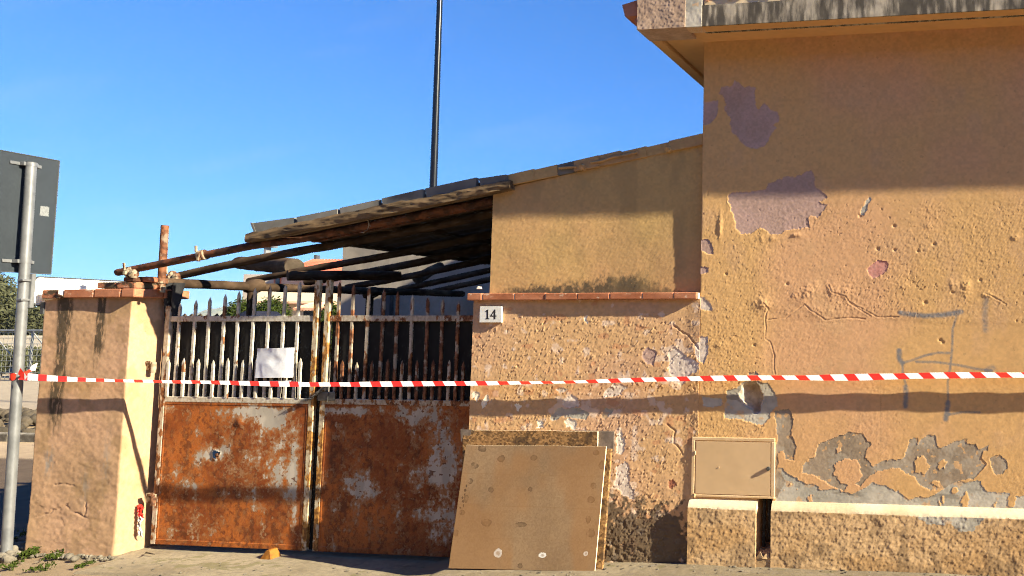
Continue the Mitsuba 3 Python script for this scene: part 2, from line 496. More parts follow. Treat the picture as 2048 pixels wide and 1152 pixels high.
mat('m_panel_l', gate_c(PAINT_L, .65), .72)
mat('m_panel_r', gate_c(PAINT_R, .65), .75)
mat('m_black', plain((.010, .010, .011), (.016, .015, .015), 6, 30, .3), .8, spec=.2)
mat('m_hole', plain((.16, .11, .07), (.24, .17, .11), 14, 60, .5), .9)
mat('m_steel', plain((.12, .12, .12), (.18, .175, .17), 30, 90, .4), .5, metallic=.6)
mat('m_galv', plain((.15, .155, .165), (.20, .205, .215), 12, 50, .25), .45, metallic=.35)
mat('m_signback', plain((.019, .025, .033), (.023, .030, .039), 4, 60, .2), .55)
mat('m_signwhite', plain((.78, .78, .78), (.82, .82, .82), 4, 40, .06), .4)
mat('m_rim', (.06, .062, .066), .5)
mat('m_lamp', (.005, .005, .006), .27, spec=.4)
mat('m_paper', plain((.72, .745, .81), (.76, .78, .84), 5, 30, .05), .6)
mat('m_plate', plain((.74, .74, .70), (.80, .80, .77), 12, 60, .1), .45)
mat('m_ink', (.02, .02, .022), .6)
mat('m_yellow', plain((.30, .12, .015), (.20, .075, .01), 30, 80, .4), .6)
mat('m_cabinet', plain((.58, .40, .225), (.62, .43, .245), 3, 30, .12), .6)
mat('m_cabframe', plain((.58, .40, .22), (.66, .47, .28), 10, 40, .25), .65)
mat('m_cloth', plain((.014, .014, .016), (.025, .025, .028), 20, 60, .3), .85)
mat('m_yardwall', plain((.29, .25, .20), (.34, .295, .24), 4, 40, .25), .9)
mat('m_door', (.055, .058, .065), .7)


def tape_c(p, n, uv):
    s = (uv.x + uv.y * .75) / .158
    s = s - dr.floor(s)
    red = smoothstep(.02, .06, s) * smoothstep(.52, .48, s)
    return mix((.78, .75, .73), (.72, .03, .015), red)


mat('m_tape', tape_c, .35, spec=.45)

BO, BS = (860, 800), 3.2725
SPOTS = [(315, 325, 30, 24), (445, 390, 24, 22), (660, 384, 24, 18), (275, 435, 24, 22), (250, 535, 20, 20), (392, 588, 20, 18), (648, 588, 18, 18), (232, 650, 18, 24), (212, 735, 20, 20),
         (375, 800, 34, 26), (598, 812, 36, 17), (178, 865, 22, 24), (1066, 352, 24, 20), (1115, 430, 26, 26), (1060, 568, 20, 20), (1050, 655, 24, 22), (1040, 778, 20, 24), (1062, 865, 30, 28), (145, 1035, 18, 16), (615, 1075, 18, 16)]


def bpt(u, v, ru, rv):
    c, e = W(BO[0] + u / BS, BO[1] + v / BS, -.13), W(BO[0] + (u + ru) / BS, BO[1] + (v - rv) / BS, -.13)
    return c[0], c[2], abs(e[0] - c[0]), abs(e[2] - c[2])


SPOTS_M = [bpt(*s) for s in SPOTS]
WHITES_M = [bpt(*s) for s in ((465, 993, 27, 26), (755, 1005, 26, 16), (1035, 997, 15, 14))]
INK_M = [bpt(*s) for s in ((228, 565, 5, 9), (222, 595, 8, 10), (220, 620, 6, 8), (207, 640, 6, 9), (212, 665, 7, 8), (218, 690, 4, 12), (197, 705, 6, 8), (205, 740, 4, 10))]


def hard_c(p, n, uv):
    a = fbm(p.x * 3, p.z * 3, 2.3, 4)
    g = fbm(p.x * 110, p.z * 110, 1.3, 3)
    c = mix((.23, .146, .080), (.285, .186, .104), smoothstep(.35, .65, a)) * (.74 + .52 * g)
    for z, w in ((W(1000, 950, -.13)[2], .18), (W(1000, 1012, -.13)[2], .2), (W(1000, 1075, -.13)[2], .1)):
        c = mix(c, (.22, .13, .06), smoothstep(.006, .001, dr.abs(p.z - z + .006 * (noise(p.x * 9, z) - .5))) * w * 1.6)
    o = mi.Float(0.0)
    for x, z, rx, rz in SPOTS_M:
        q = dr.sqrt(dr.square((p.x - x) / rx) + dr.square((p.z - z) / rz)) + .9 * (fbm(p.x * 38, p.z * 38, 2.2, 4) - .5)
        o = dr.maximum(o, smoothstep(1.05, .88, q) * (.50 + .35 * smoothstep(.35, .95, q)) * smoothstep(.20, .52, fbm(p.x * 45, p.z * 45, x * 9.0, 3)))
    c = mix(c, (.10, .06, .033), o)
    for x, z, rx, rz in WHITES_M:
        q = dr.sqrt(dr.square((p.x - x) / rx) + dr.square((p.z - z) / rz)) + .7 * (fbm(p.x * 80, p.z * 80, 4.2, 3) - .5)
        c = mix(c, (.72, .70, .66), smoothstep(1.1, .85, q) * (.35 + .65 * smoothstep(.25, .75, q)))
    for x, z, rx, rz in INK_M:
        q = dr.sqrt(dr.square((p.x - x) / rx) + dr.square((p.z - z) / rz)) + .9 * (fbm(p.x * 120, p.z * 120, 4.2, 2) - .5)
        c = mix(c, (.03, .025, .02), smoothstep(1.1, .8, q) * .9)
    return mix(c, (.30, .14, .045), smoothstep(.5, .66, fbm(p.x * 4 + 3, p.z * 2, 6.3, 3) + .12 * smoothstep(-3.2, -3.4, p.x)) * .4)


def chip_c(p, n, uv):
    a, b, r = voronoi(p.x * 75 + p.y * 40, p.z * 95)
    g = fbm(p.x * 24, p.z * 24, p.y * 24, 4)
    c = mix((.10, .052, .02), (.36, .20, .08), r)
    return mix(c, (.04, .025, .015), smoothstep(.5, .66, g) * .7)


mat('m_hard', hard_c, .7)
mat('m_chip', chip_c, .85)
mat('m_chipedge', chip_c, .85)
mat('m_oldboard', plain((.13, .10, .08), (.20, .155, .125), 14, 70, .5), .85)
mat('m_paleedge', plain((.62, .50, .34), (.70, .58, .42), 40, 90, .4), .8)


def concrete_c(p, n, uv):
    a = fbm(p.x * 2.2, p.y * 4, 1.7, 4)
    g = fbm(p.x * 45, p.y * 45, 3.3, 4)
    c = mix((.145, .115, .075), (.20, .165, .115), smoothstep(.35, .65, a)) * (.7 + .6 * g)
    moss = smoothstep(.62, .72, fbm(p.x * 9, p.y * 14, 8.7, 5) + .17 * blobs(mi.Point3f(p.x, 0, p.y), [(-5.25, -.03, .35, .10, 1.0), (-5.55, -.12, .3, .06, .7)]))
    c = mix(c, (.095, .085, .035), moss * .6)
    grit = smoothstep(.74, .80, noise(p.x * 60, p.y * 60, 4.1))
    c = mix(c, (.16, .13, .10), grit * .6)
    crack = smoothstep(.020, .006, dr.abs(fbm(p.x * 2.4, p.y * 3.4, 9.4, 4) - .5))
    return mix(c, (.12, .10, .075), crack * .45)


def street_c(p, n, uv):
    a = fbm(p.x * .35, p.y * .7, 1.7, 4)
    g = fbm(p.x * 9, p.y * 9, 3.3, 4)
    c = mix((.17, .125, .08), (.22, .165, .11), smoothstep(.35, .65, a)) * (.7 + .6 * g)
    dust = smoothstep(6.0, 9.0, p.y + 3 * (a - .5))
    c = mix(c, (.17, .14, .105) * mi.Color3f(1.0) * (.75 + .5 * g), dust)
    shadow_bed = smoothstep(3.5, 3.3, p.y) * smoothstep(-.0, .3, p.y) * smoothstep(-6.6, -7.0, p.x)  # dark ground tone with the house shadow painted into it
    return mix(c, (.058, .040, .026) * mi.Color3f(1.0) * (.7 + .6 * g), shadow_bed)


mat('m_pave', concrete_c, .9)
mat('m_street', street_c, .9)
mat('m_clod', plain((.045, .036, .025), (.085, .066, .045), 3, 14, .6), .95)
mat('m_stone', plain((.085, .072, .055), (.17, .15, .12), 12, 50, .5), .9)
mat('m_bark', plain((.10, .08, .06), (.17, .14, .11), 9, 40, .5), .9)


def leaf(name, c0, c1, t=.35):
    def fn(p, n, uv):
        return mix(c0, c1, fbm(p.x * 3.1, p.y * 3.1, p.z * 3.1, 3))
    scene[name] = {'type': 'principledthin', 'base_color': proc(fn), 'roughness': .6, 'diff_trans': t}
    return name


leaf('m_olive', (.055, .060, .030), (.12, .12, .065))
leaf('m_hedge', (.022, .036, .008), (.07, .09, .018))
leaf('m_weed', (.03, .05, .010), (.075, .095, .02))
mat('m_hill', plain((.075, .085, .045), (.13, .125, .075), .02, .08, .5), .95)
mat('m_farwall', plain((.72, .60, .42), (.76, .64, .46), .6, 6, .08), .85)
mat('m_fargrey', plain((.36, .30, .25), (.40, .34, .28), .6, 6, .1), .85)
mat('m_farroof', plain((.36, .085, .045), (.44, .125, .07), 2, 9, .4), .85)
mat('m_awning', plain((.52, .27, .16), (.66, .38, .25), 2, 9, .4), .85)
mat('m_glass_dark', (.03, .035, .04), .15, spec=.5)
mat('m_tank', plain((.15, .155, .165), (.18, .185, .195), 2, 9, .1), .7)
mat('m_navy', plain((.010, .011, .022), (.014, .015, .028), 4, 20, .3), .7, spec=.1)
mat('m_wire', plain((.22, .23, .22), (.30, .30, .29), 9, 40, .3), .5, metallic=.4)

# ------------------------------------------------------------------ the ground
GX = [-4000, -6.9, -6.0, -4.8, -3.62, -3.44, -2.4, -1.8, .3, 4000]
GZ = [-.15, -.15, -.145, -.140, -.142, -.074, -.032, -.014, .0, .0]


def zg(x):
    return np.interp(x, GX, GZ)


xs = np.unique(np.concatenate([np.linspace(-1500, -40, 12), np.linspace(-40, 14, 110), np.linspace(14, 600, 8)]))
ys = np.unique(np.concatenate([np.linspace(-300, -12, 8), np.linspace(-12, 30, 90), np.linspace(30, 1600, 14)]))
X, Y = np.meshgrid(xs, ys)
Z = zg(X) - .012 + np.where((np.abs(X) < 60) & (Y < 40), .05 * (meshkit.fbm(np.stack([X * .8, Y * .8, X * 0], -1), 3) - .5) * np.clip((Y - 4) / 3, 0, 1), 0)
m = sheet(np.stack([X, Y, Z], -1), 0.0)[0]
tag(obj('street', m, 'm_street', smooth=True), 'dusty street and bare ground running past the old house', kind='structure')

xs = np.linspace(-7.6, .9, 950)
ys = np.concatenate([np.linspace(-1.6, -.6, 50), np.linspace(-.59, .40, 120)])
X, Y = np.meshgrid(xs, ys)
Zp = zg(X) + .012 * f2(X, Y, .25, 4, 3) + .005 * f2(X, Y, .03, 3, 5) + .02 * np.clip(f2(X, Y, .6, 3, 9), 0, 1)
Zp += np.where((X > -7.0) & (X < -6.1), .03 * np.clip(f2(X, Y, .08, 3, 19) + .1, 0, 1) * np.clip((Y + .35) / .2, 0, 1), 0)
Zp -= .022 * np.clip((-6.05 - X) / .03, 0, 1) * np.clip((-.02 - Y) / .02, 0, 1) + .016 * np.clip((-.30 - Y + .06 * f2(X, Y * 0, .5, 3, 4)) / .03, 0, 1)
m = sheet(np.stack([X, Y, Zp], -1), .05, inward=(0, 0, -1))[0]
tag(obj('pavement', m, 'm_pave', smooth=True), 'worn concrete strip along the foot of the wall and gate', kind='structure')

# far ridge beyond the town
n = 160
hx = np.linspace(-1900, -200, n)
rows = []
for k, yy in enumerate((900, 960, 1050, 1200)):
    prof = np.interp(hx, [-1900, -1400, -1190, -1110, -1075, -1050, -1020, -985, -930, -700, -200], [4, 8, 10, 16, 27, 31, 26, 16, 12, 18, 5])
    hz = prof * (1 - .28 * (3 - k) / 3 * 3.1 if k < 3 else 1) + 5 * (meshkit.fbm(np.stack([hx / 26, np.full(n, yy / 50), hx * 0], -1), 4) - .5)
    if k == 0:
        hz = np.full(n, -2.0)
    rows.append(np.stack([hx * (yy / 900) ** .9, np.full(n, float(yy)), hz * (yy / 900)], -1))
tag(obj('hills', sheet(np.array(rows), 0.0)[0], 'm_hill', smooth=True), 'low hazy ridge seen over the gate', kind='structure')

# ------------------------------------------------------------------ the house on the right
house = thing('house', 'ochre plastered house with peeling patches and an overhanging concrete eave', 'house')
XC, YS = -1.80, .0042
C2, S2 = (1380, 120), 2.88
PATCH = [
    ('bare_patch', 'm_mauve', 'large heart shaped bare patch high under the eave', px([(165, 195), (180, 155), (240, 150), (250, 118), (280, 130), (310, 160), (345, 150), (375, 160), (372, 200), (378, 270), (395, 285), (425, 248), (445, 265), (460, 285), (505, 300), (512, 350), (480, 375), (495, 400), (465, 425), (450, 470), (425, 500), (380, 515), (330, 505), (290, 475), (270, 440), (240, 420), (230, 370), (235, 345), (215, 315), (195, 290), (205, 260), (195, 215)], C2, S2)),
    ('bare_patch', 'm_mauve', 'small bare patch at the house corner under the eave', px([(60, 248), (160, 232), (160, 280), (150, 330), (115, 365), (60, 385)], C2, S2)),
    ('bare_patch', 'm_mauve', 'wide mauve bare patch crossed by the edge of the eave shadow', px([(215, 785), (240, 765), (330, 760), (430, 745), (450, 715), (520, 685), (560, 665), (600, 680), (650, 655), (695, 635), (715, 670), (718, 735), (770, 765), (790, 795), (740, 820), (785, 830), (770, 870), (735, 910), (690, 895), (680, 905), (695, 965), (640, 970), (540, 985), (520, 1005), (460, 1010), (440, 985), (400, 965), (350, 1000), (290, 1005), (265, 970), (255, 920), (235, 850), (220, 820)], C2, S2)),
    ('bare_patch', 'm_pink', 'small pink bare patch', px([(125, 700), (150, 670), (200, 635), (270, 640), (285, 660), (275, 715), (215, 755), (165, 770), (135, 745)], (1700, 350), 3.716)),
    ('bare_patch', 'm_cement', 'thin grey chip below the eave shadow', px([(75, 300), (85, 245), (110, 225), (115, 190), (150, 160), (160, 180), (135, 220), (130, 265), (95, 300)], (1700, 350), 3.716)),
    ('corner_chip', 'm_mauve', None, px([(60, 135), (140, 145), (170, 210), (165, 250), (130, 240), (60, 215)], (1380, 440), 3.6)),
    ('corner_chip', 'm_mauve', None, px([(60, 335), (130, 340), (132, 380), (60, 395)], (1380, 440), 3.6)),
    ('corner_chip', 'm_salt', None, px([(40, 560), (100, 555), (155, 620), (165, 655), (110, 655), (40, 620)], (1380, 440), 3.6)),
    ('corner_chip', 'm_salt', None, px([(60, 840), (130, 840), (128, 960), (95, 1040), (60, 1010)], (1380, 440), 3.6)),
    ('cement_patch', 'm_cement', 'pale grey cement patch around the broken hole', px([(250, 400), (400, 365), (480, 290), (600, 240), (720, 255), (900, 280), (960, 380), (1020, 500), (1030, 620), (980, 680), (920, 760), (900, 820), (850, 890), (800, 930), (700, 905), (560, 870), (440, 845), (230, 820), (215, 740), (215, 620), (260, 540)], (1420, 730), 7.68)),
    ('cement_patch', 'm_cement', None, px([(235, 150), (340, 160), (355, 190), (300, 215), (240, 205)], (1320, 740), 2.797)),
    ('cement_patch', 'm_cement', None, px([(580, 100), (640, 120), (700, 95), (755, 150), (690, 190), (600, 180)], (1420, 730), 7.68)),
    ('bare_render', 'm_render', 'upright brown bare strip right of the meter cabinet', px([(640, 235), (680, 222), (725, 225), (745, 270), (735, 360), (760, 430), (745, 505), (700, 500), (690, 450), (660, 470), (655, 560), (700, 620), (650, 720), (632, 700), (632, 440), (660, 400), (650, 330)], (1320, 740), 2.797)),
    ('bare_render', 'm_render', 'long ragged brown bare area above the plinth', px([(130, 500), (180, 460), (210, 450), (215, 400), (240, 370), (300, 345), (350, 330), (420, 305), (495, 320), (510, 360), (540, 380), (510, 405), (500, 455), (545, 510), (590, 480), (660, 470), (720, 460), (745, 420), (755, 350), (810, 340), (805, 380), (830, 350), (880, 320), (910, 325), (930, 400), (980, 390), (1030, 360), (1095, 345), (1095, 370), (1150, 380), (1165, 410), (1225, 385), (1220, 415), (1195, 420), (1190, 470), (1215, 495), (1190, 530), (1140, 580), (1060, 590), (1020, 610), (960, 640), (880, 650), (820, 620), (790, 570), (740, 550), (700, 520), (620, 530), (560, 540), (510, 580), (470, 630), (430, 600), (370, 650), (300, 620), (250, 590), (200, 560), (130, 545)], (1560, 760), 2.9385)),
    ('bare_render', 'm_render', 'small round brown bare patch right of the ragged one', px([(1230, 460), (1290, 440), (1335, 480), (1340, 515), (1310, 550), (1265, 560), (1235, 500)], (1560, 760), 2.9385)),
    ('cement_band', 'm_cement', 'grey cement band just above the plinth', px([(-20, 540), (20, 520), (60, 560), (150, 610), (280, 650), (380, 665), (470, 650), (560, 612), (620, 605), (700, 650), (760, 692), (850, 695), (940, 655), (1000, 620), (1100, 598), (1180, 600), (1200, 640), (1290, 665), (1500, 700), (1500, 800), (-20, 800)], (1560, 760), 2.9385)),
]
ISLANDS = [px(q, (1560, 760), 2.9385) for q in ([(320, 500), (380, 460), (440, 470), (480, 530), (470, 590), (420, 620), (350, 600), (320, 550)], [(790, 450), (830, 450), (880, 500), (850, 550), (800, 550)],
                                               [(935, 480), (970, 475), (960, 525), (935, 525)], [(890, 600), (930, 590), (935, 620), (900, 630)], [(330, 405), (355, 403), (352, 425), (333, 428)])]
HOLE = px([(600, 250), (690, 250), (740, 300), (765, 350), (815, 440), (820, 520), (790, 620), (770, 730), (720, 755), (660, 740), (640, 680), (560, 640), (480, 590), (430, 500), (440, 420), (480, 380), (490, 300)], (1420, 730), 7.68)
SMOOTH = px([(545, 720), (560, 640), (740, 700), (980, 715), (1150, 690), (1300, 680), (1800, 740), (3000, 760), (3000, 2400), (545, 2400)], (1380, 440), 3.6)
CRACKS = [px([(505, 520), (525, 580), (560, 640), (545, 700), (545, 860), (575, 880), (605, 960), (610, 1110)], (1380, 440), 3.6), px([(560, 715), (690, 705), (780, 640), (820, 605), (880, 660), (980, 722), (1130, 705), (1260, 712)], (1380, 440), 3.6),
          px([(1000, 470), (1020, 520), (1120, 550), (1150, 600), (1300, 690)], (1380, 440), 3.6), px([(0, 950), (100, 1000), (200, 1055), (360, 1055)], (1700, 350), 3.716), px([(1000, 880), (1060, 900), (1160, 960)], (1700, 350), 3.716),
          px([(140, 480), (210, 560), (190, 640), (120, 700), (100, 780)], C2, S2), px([(160, 500), (240, 490), (270, 520)], C2, S2)]
LUMPS = [(1525, 608, 16, 12, .010), (1600, 590, 26, 16, .006), (1622, 575, 18, 14, .006), (1668, 580, 14, 12, .007), (1692, 582, 10, 12, .007), (1640, 620, 22, 10, .004), (1441, 450, 4, 20, .010), (1545, 478, 6, 5, .005), (1522, 476, 5, 6, .005), (1440, 690, 9, 7, .004),
         (1905, 570, 14, 10, .007), (1930, 575, 10, 16, .008), (1975, 590, 12, 5, .007), (2030, 475, 7, 5, .008), (1856, 452, 6, 4, .006), (1810, 575, 12, 8, .004), (1594, 470, 10, 4, .008)]
PITS = [(1788, 452), (1789, 500), (1868, 488), (1836, 502), (1755, 498), (1574, 568), (1508, 690), (1720, 432), (1452, 548), (1960, 560), (1905, 585), (1885, 685), (1880, 680), (1850, 605)]
SLOT = (W(1515, 1000)[0], W(1545, 1000)[0], .075, .392)

X, Z = grid(XC, .62, -.05, 3.43, YS)
sm = inside(SMOOTH, X, Z, .012, 3, .06)
sm_f = ndimage.gaussian_filter(sm.astype(float), 3)
low = np.clip((2.36 - Z) / .1, 0, 1)
R = (.5 + .9 * low * (1 - .62 * sm_f)) * np.clip(.95 + 2.6 * f2(X, Z, .28, 3, 6), .3, 1.5)
u1, v1 = (X + Z * .9), (Z - X * .9)
h = .006 * f2(X, Z, .55, 3, 1) + R * (.0012 * f2(X, Z, .0115, 2, 2) + .0011 * f2(u1, v1, .024, 3, 3, .010) + .0007 * f2(X, Z, .07, 3, 4))
h += R * .0009 * np.clip(f2(u1, v1, .028, 3, 8, .012) - .16, 0, 1) * 6
h += .0016 * (1 - sm_f)
rz = np.clip(.9 + 3 * f2(X, Z, .35, 3, 7), .0, 2) * low * (1 - .8 * sm_f)
h -= rz * .0030 * np.clip((f2(u1, v1, .020, 2, 9, .014) - .23) / .10, 0, 1)
h += rz * .0016 * np.clip((f2(u1, v1, .026, 2, 12, .012) - .24) / .10, 0, 1)
for k, c in enumerate(CRACKS):
    d = seg_d(X + .012 * f2(X, Z, .03, 3, 50 + k), Z + .012 * f2(X, Z, .03, 3, 70 + k), c)
    h += (-.0024 * np.exp(-(d / .0035) ** 2) + .0007 * np.exp(-((d - .008) / .007) ** 2)) * np.clip(-.1 + 1.5 * (f2(X, Z, .06, 3, 90 + k) + .5), 0, 2)
for u, v, ru, rv, a in LUMPS:
    c, e = W(u, v), W(u + ru, v - rv)
    q = ((X - c[0]) / (e[0] - c[0])) ** 2 + ((Z - c[2]) / (e[2] - c[2])) ** 2 + 1.6 * f2(X, Z, .03, 3, int(u))
    h += .55 * a * np.exp(-np.clip(q, 0, 9)) * (1 + 1.6 * f2(X, Z, .02, 2, 5))
for u, v in PITS:
    c = W(u, v)
    h -= .007 * np.exp(-(np.hypot(X - c[0], (Z - c[2]) * 1.2) / (.008 + .004 * rng.random())) ** 2)
cls = np.zeros(X.shape, int)
bare = np.zeros(X.shape, bool)
for k, (nm, mt, lb, poly) in enumerate(PATCH):
    order_skip = nm == 'cement_band'
    mk = inside(poly, X, Z, .008 if not order_skip else .03, k, .028 if not order_skip else .06)
    mk &= cls == 0
    cls[mk] = k + 1
isl = np.zeros(X.shape, bool)
for k, q in enumerate(ISLANDS):
    isl |= inside(q, X, Z, .02, 60 + k, .03)
cls[isl & (cls > 12)] = 0
# flakes of paint left on the cement band
fl = (f2(X, Z, .07, 4, 77) > .19) & (cls == len(PATCH))
cls[fl] = 0
bare = cls > 0
din, dout = ndimage.distance_transform_edt(bare) * YS, ndimage.distance_transform_edt(~bare) * YS
h = np.where(bare, h * .55 - .0016 * np.clip(din / .006, 0, 1) + .0012 * f2(X, Z, .012, 2, 14), h + .0022 * np.exp(-(dout / .008) ** 2) * np.clip(3 * f2(X, Z, .045, 3, 15) - .1, 0, 1))
hole = inside(HOLE, X, Z, .006, 5, .02)
dh = ndimage.distance_transform_edt(hole) * YS
hx0 = W(1483, 800)[0]
deep = np.clip(dh / .022, 0, 1) * (.012 + .055 * np.clip((X - hx0) / .10, 0, 1)) + .012 * f2(X, Z, .03, 3, 16) * np.clip(dh / .02, 0, 1)
h = np.where(hole, h - deep, h)
cls[hole] = 40
slot = (X > SLOT[0]) & (X < SLOT[1]) & (Z > SLOT[2] + .02 * np.abs(f2(X, Z * 0, .03, 2, 3)) * 2) & (Z < SLOT[3] + .02)
h = np.where(slot, -.20 + .01 * f2(X, Z, .06, 3, 18), h)
cls[slot] = 41
h *= np.clip((X - XC) / .004, .0, 1)
ms = sheet(np.stack([X, -h, Z], -1), .22, cls)
hw = obj('wall', ms[0], 'm_ochre', house, smooth=True)
for k, (nm, mt, lb, poly) in enumerate(PATCH):
    if k + 1 in ms:
        kk = obj(nm, ms[k + 1], mt, hw, smooth=True)
        if lb:
            tag(kk, lb)
tag(obj('broken_hole', ms[40], 'm_rubble', hw, smooth=True), 'fist sized broken hole showing rubble')
tag(obj('pipe_chase', ms[41], 'm_hole', hw, smooth=True), 'dark upright slot below the meter cabinet')
obj('side_wall', cat_([box(XC + .001, .60, .235, 5.2, -.3, 3.43), box(XC + .001, XC + .05, .02, .234, -.3, 3.43), box(.60, 9.0, .004, 5.2, -.3, 3.43)]), 'm_soffit', house)
# conduits in the slot
sx = (SLOT[0] + SLOT[1]) / 2
for dx, z0, z1, r in ((-.022, .09, .40, .011), (.018, .20, .40, .009), (.03, .12, .30, .007)):
    obj('conduit', tube(line((sx + dx, .055, z0), (sx + dx * .8, .05, z1), 6), r, 10), 'm_cloth', house, smooth=40)
# plinth: two lengths either side of the slot
for a, b, nm in ((W(1379, 1050)[0], SLOT[0], 0), (SLOT[1], .62, 1)):
    X, Z = grid(a, b, -.05, .395, .005)
    wob = .012 * f2(X, Z * 0, .35, 3, 8)
    edge = .338 + wob
    t = np.clip((Z - edge) / (.395 - edge), 0, 1)
    h = .034 - .034 * t ** 1.6 + .002
    h += (1 - np.clip(t * 2, 0, 1)) * (.0052 * f2(X + .8 * Z, Z - .6 * X, .030, 3, 21, .018) + .0035 * f2(X, Z, .013, 2, 22) + .005 * f2(X, Z, .09, 3, 23)) + .0015 * f2(X, Z, .05, 3, 24)
    c = np.where(Z > edge + .010 * f2(X, Z, .02, 3, 25), 1, 0)
    g1 = inside(px([(800, 770), (830, 820), (900, 850), (1000, 845), (1060, 880), (1120, 880), (1180, 830), (1220, 780), (1180, 755), (900, 760)], (1560, 760), 2.9385), X, Z, .02, 9)
    c[g1 & (c == 0)] = 2
    ms = sheet(np.stack([X, -h, Z], -1), .05, c)
    pk = obj('plinth', ms[0], 'm_plinth', house, smooth=True)
    tag(obj('plaster_cap', ms[1], 'm_cream', pk, smooth=True), 'pale plaster ledge along the top of the plinth')
    if 2 in ms:
        tag(obj('cement_patch', ms[2], 'm_cement', pk, smooth=True), 'grey cement smear on the plinth')
obj('plinth', cat_([box(.621, 9.0, -.035, .003, -.3, .335, .004), hull([(.621, -.030, .336), (9.0, -.030, .336), (.621, .003, .336), (9.0, .003, .336), (.621, .003, .395), (9.0, .003, .395)])]), 'm_plinth', house)
# broken plaster at the foot of the slot
obj('plaster_crumb', cat_([hull(np.array([[SLOT[0], -.03, .04], [SLOT[0] + .05, -.036, .045], [SLOT[0] + .03, -.03, .085], [SLOT[0] + .01, .02, .05], [SLOT[0] + .045, .02, .05]])),
                           hull(np.array([[SLOT[1], -.03, .04], [SLOT[1] - .055, -.036, .042], [SLOT[1] - .03, -.03, .075], [SLOT[1], .02, .06], [SLOT[1] - .045, .02, .05]]))]), 'm_plinth', house)
obj('plinth_sill', box(SLOT[0] - .002, SLOT[1] + .002, -.030, .05, -.05, .052, .006), 'm_plinth', house)

# eave: soffit with an outer band, stained concrete fascia
EF = -.295
EL, EZ = W(1275, 60, EF)[0], W(1275, 60, EF)[2]
obj('soffit', cat_([box(XC - .245, 9.0, -.186, 5.4, EZ + .016, EZ + .05), box(EL + .02, 9.0, EF + .02, 5.4, EZ + .0505, EZ + .06)]), 'm_soffit', house)
obj('eave_band', cat_([box(EL, 9.0, EF + .006, -.200, EZ, EZ + .05, .004), box(EL, XC - .259, -.1985, 5.6, EZ, EZ + .05, .004)]), 'm_soffit', house)
XQ = W(1362, 40, EF)[0]
XR = W(1400, 40, EF)[0]
X, Z = grid(XR, 1.4, EZ + .002, W(1450, 8, EF)[2], .008)
h = .004 * f2(X, Z, .2, 3, 41) + .003 * f2(X, Z, .02, 3, 42) + .004 * f2(X, Z * 0, .05, 3, 44) * np.clip((EZ + .03 - Z) / .03, 0, 1)
obj('fascia', sheet(np.stack([X, EF - h, Z], -1), .12)[0], 'm_fascia', house, smooth=True)
obj('fascia_core', box(1.4, 9, EF, -.1, EZ + .002, EZ + .14, .004), 'm_fascia', house)
X, Z = grid(EL, XQ + .03, EZ - .002, EZ + .30, .006)
h = .005 * f2(X, Z, .010, 2, 51) + .006 * f2(X, Z, .06, 4, 52) + .010
tag(obj('eave_corner', sheet(np.stack([X, EF - h, Z], -1), .2)[0], 'm_roughpink', house, smooth=True), 'rough pinkish render at the eave corner')
X, Z = grid(XQ - .01, XR + .012, EZ, EZ + .26, .006)
rag = .03 * f2(X * 0, Z, .04, 3, 55)
h = .005 + .004 * f2(X, Z, .05, 3, 56) + .002 * f2(X, Z, .015, 2, 57)
tag(obj('cement_patch', sheet(np.stack([X + rag * np.clip((XQ + .06 - X) / .06, 0, 1), EF - h, Z], -1), .1)[0], 'm_cement', house, smooth=True), 'grey cement patch beside the eave corner')
# roof: slab and rows of clay tiles above the fascia
def roof_slab():
    z0, yb = EZ + .155, 2.6
    return hull([(EL + .02, EF + .03, z0), (9, EF + .03, z0), (EL + .02, yb, z0 + 1.0), (9, yb, z0 + 1.0), (EL + .02, 5.4, z0), (9, 5.4, z0), (EL + .02, EF + .03, EZ + .05), (9, EF + .03, EZ + .05), (EL + .02, 5.4, EZ + .05), (9, 5.4, EZ + .05)])


rf = obj('roof', roof_slab(), 'm_clay', house)
for k in range(14):
    x = XR + .12 + k * .21
    a = np.linspace(0, np.pi, 9)
    ring = [(x + .085 * math.cos(t), z) for t, z in zip(a, EZ + .165 + .07 * np.sin(a))]
    p0 = [(xx, EF - .0, zz) for xx, zz in ring] + [(x + (xx - x) * .8, EF - .0, EZ + .162 + (zz - EZ - .165) * .75) for xx, zz in ring]
    V = np.array(p0 + [(a_, b_ + 1.0, c_ + .36) for a_, b_, c_ in p0])
    nn = len(p0)
    F = []
    for i in range(8):
        F += [[i, i + 1, nn + i + 1], [i, nn + i + 1, nn + i], [i, 9 + i, 10 + i], [i, 10 + i, i + 1], [9 + i, nn + 9 + i, nn + 10 + i], [9 + i, nn + 10 + i, 10 + i]]
    obj('roof_tile', (V, np.array(F)), 'm_clay', rf, smooth=35)
obj('roof_mortar', box(XR + .02, 3.0, EF + .012, EF + .10, EZ + .138, EZ + .176, .006), 'm_cream', rf)
ct = [W(1244, 10, EF + .01), W(1284, -3, EF + .01), W(1275, 31, EF + .01), W(1250, 33, EF + .01)]
ct2 = [p + np.array([.0, .40, .0]) for p in ct]
tag(obj('corner_tile', hull(ct + ct2), 'm_clay', rf), 'dark red tile end jutting out at the eave corner')
obj('corner_bed', hull([(EL - .028, EF + .008, EZ + .07), (EL + .02, EF + .008, EZ + .012), (EL + .02, EF + .008, EZ + .12), (EL - .028, .1, EZ + .07), (EL + .02, .1, EZ + .012), (EL + .02, .1, EZ + .12)]), 'm_clay', rf)

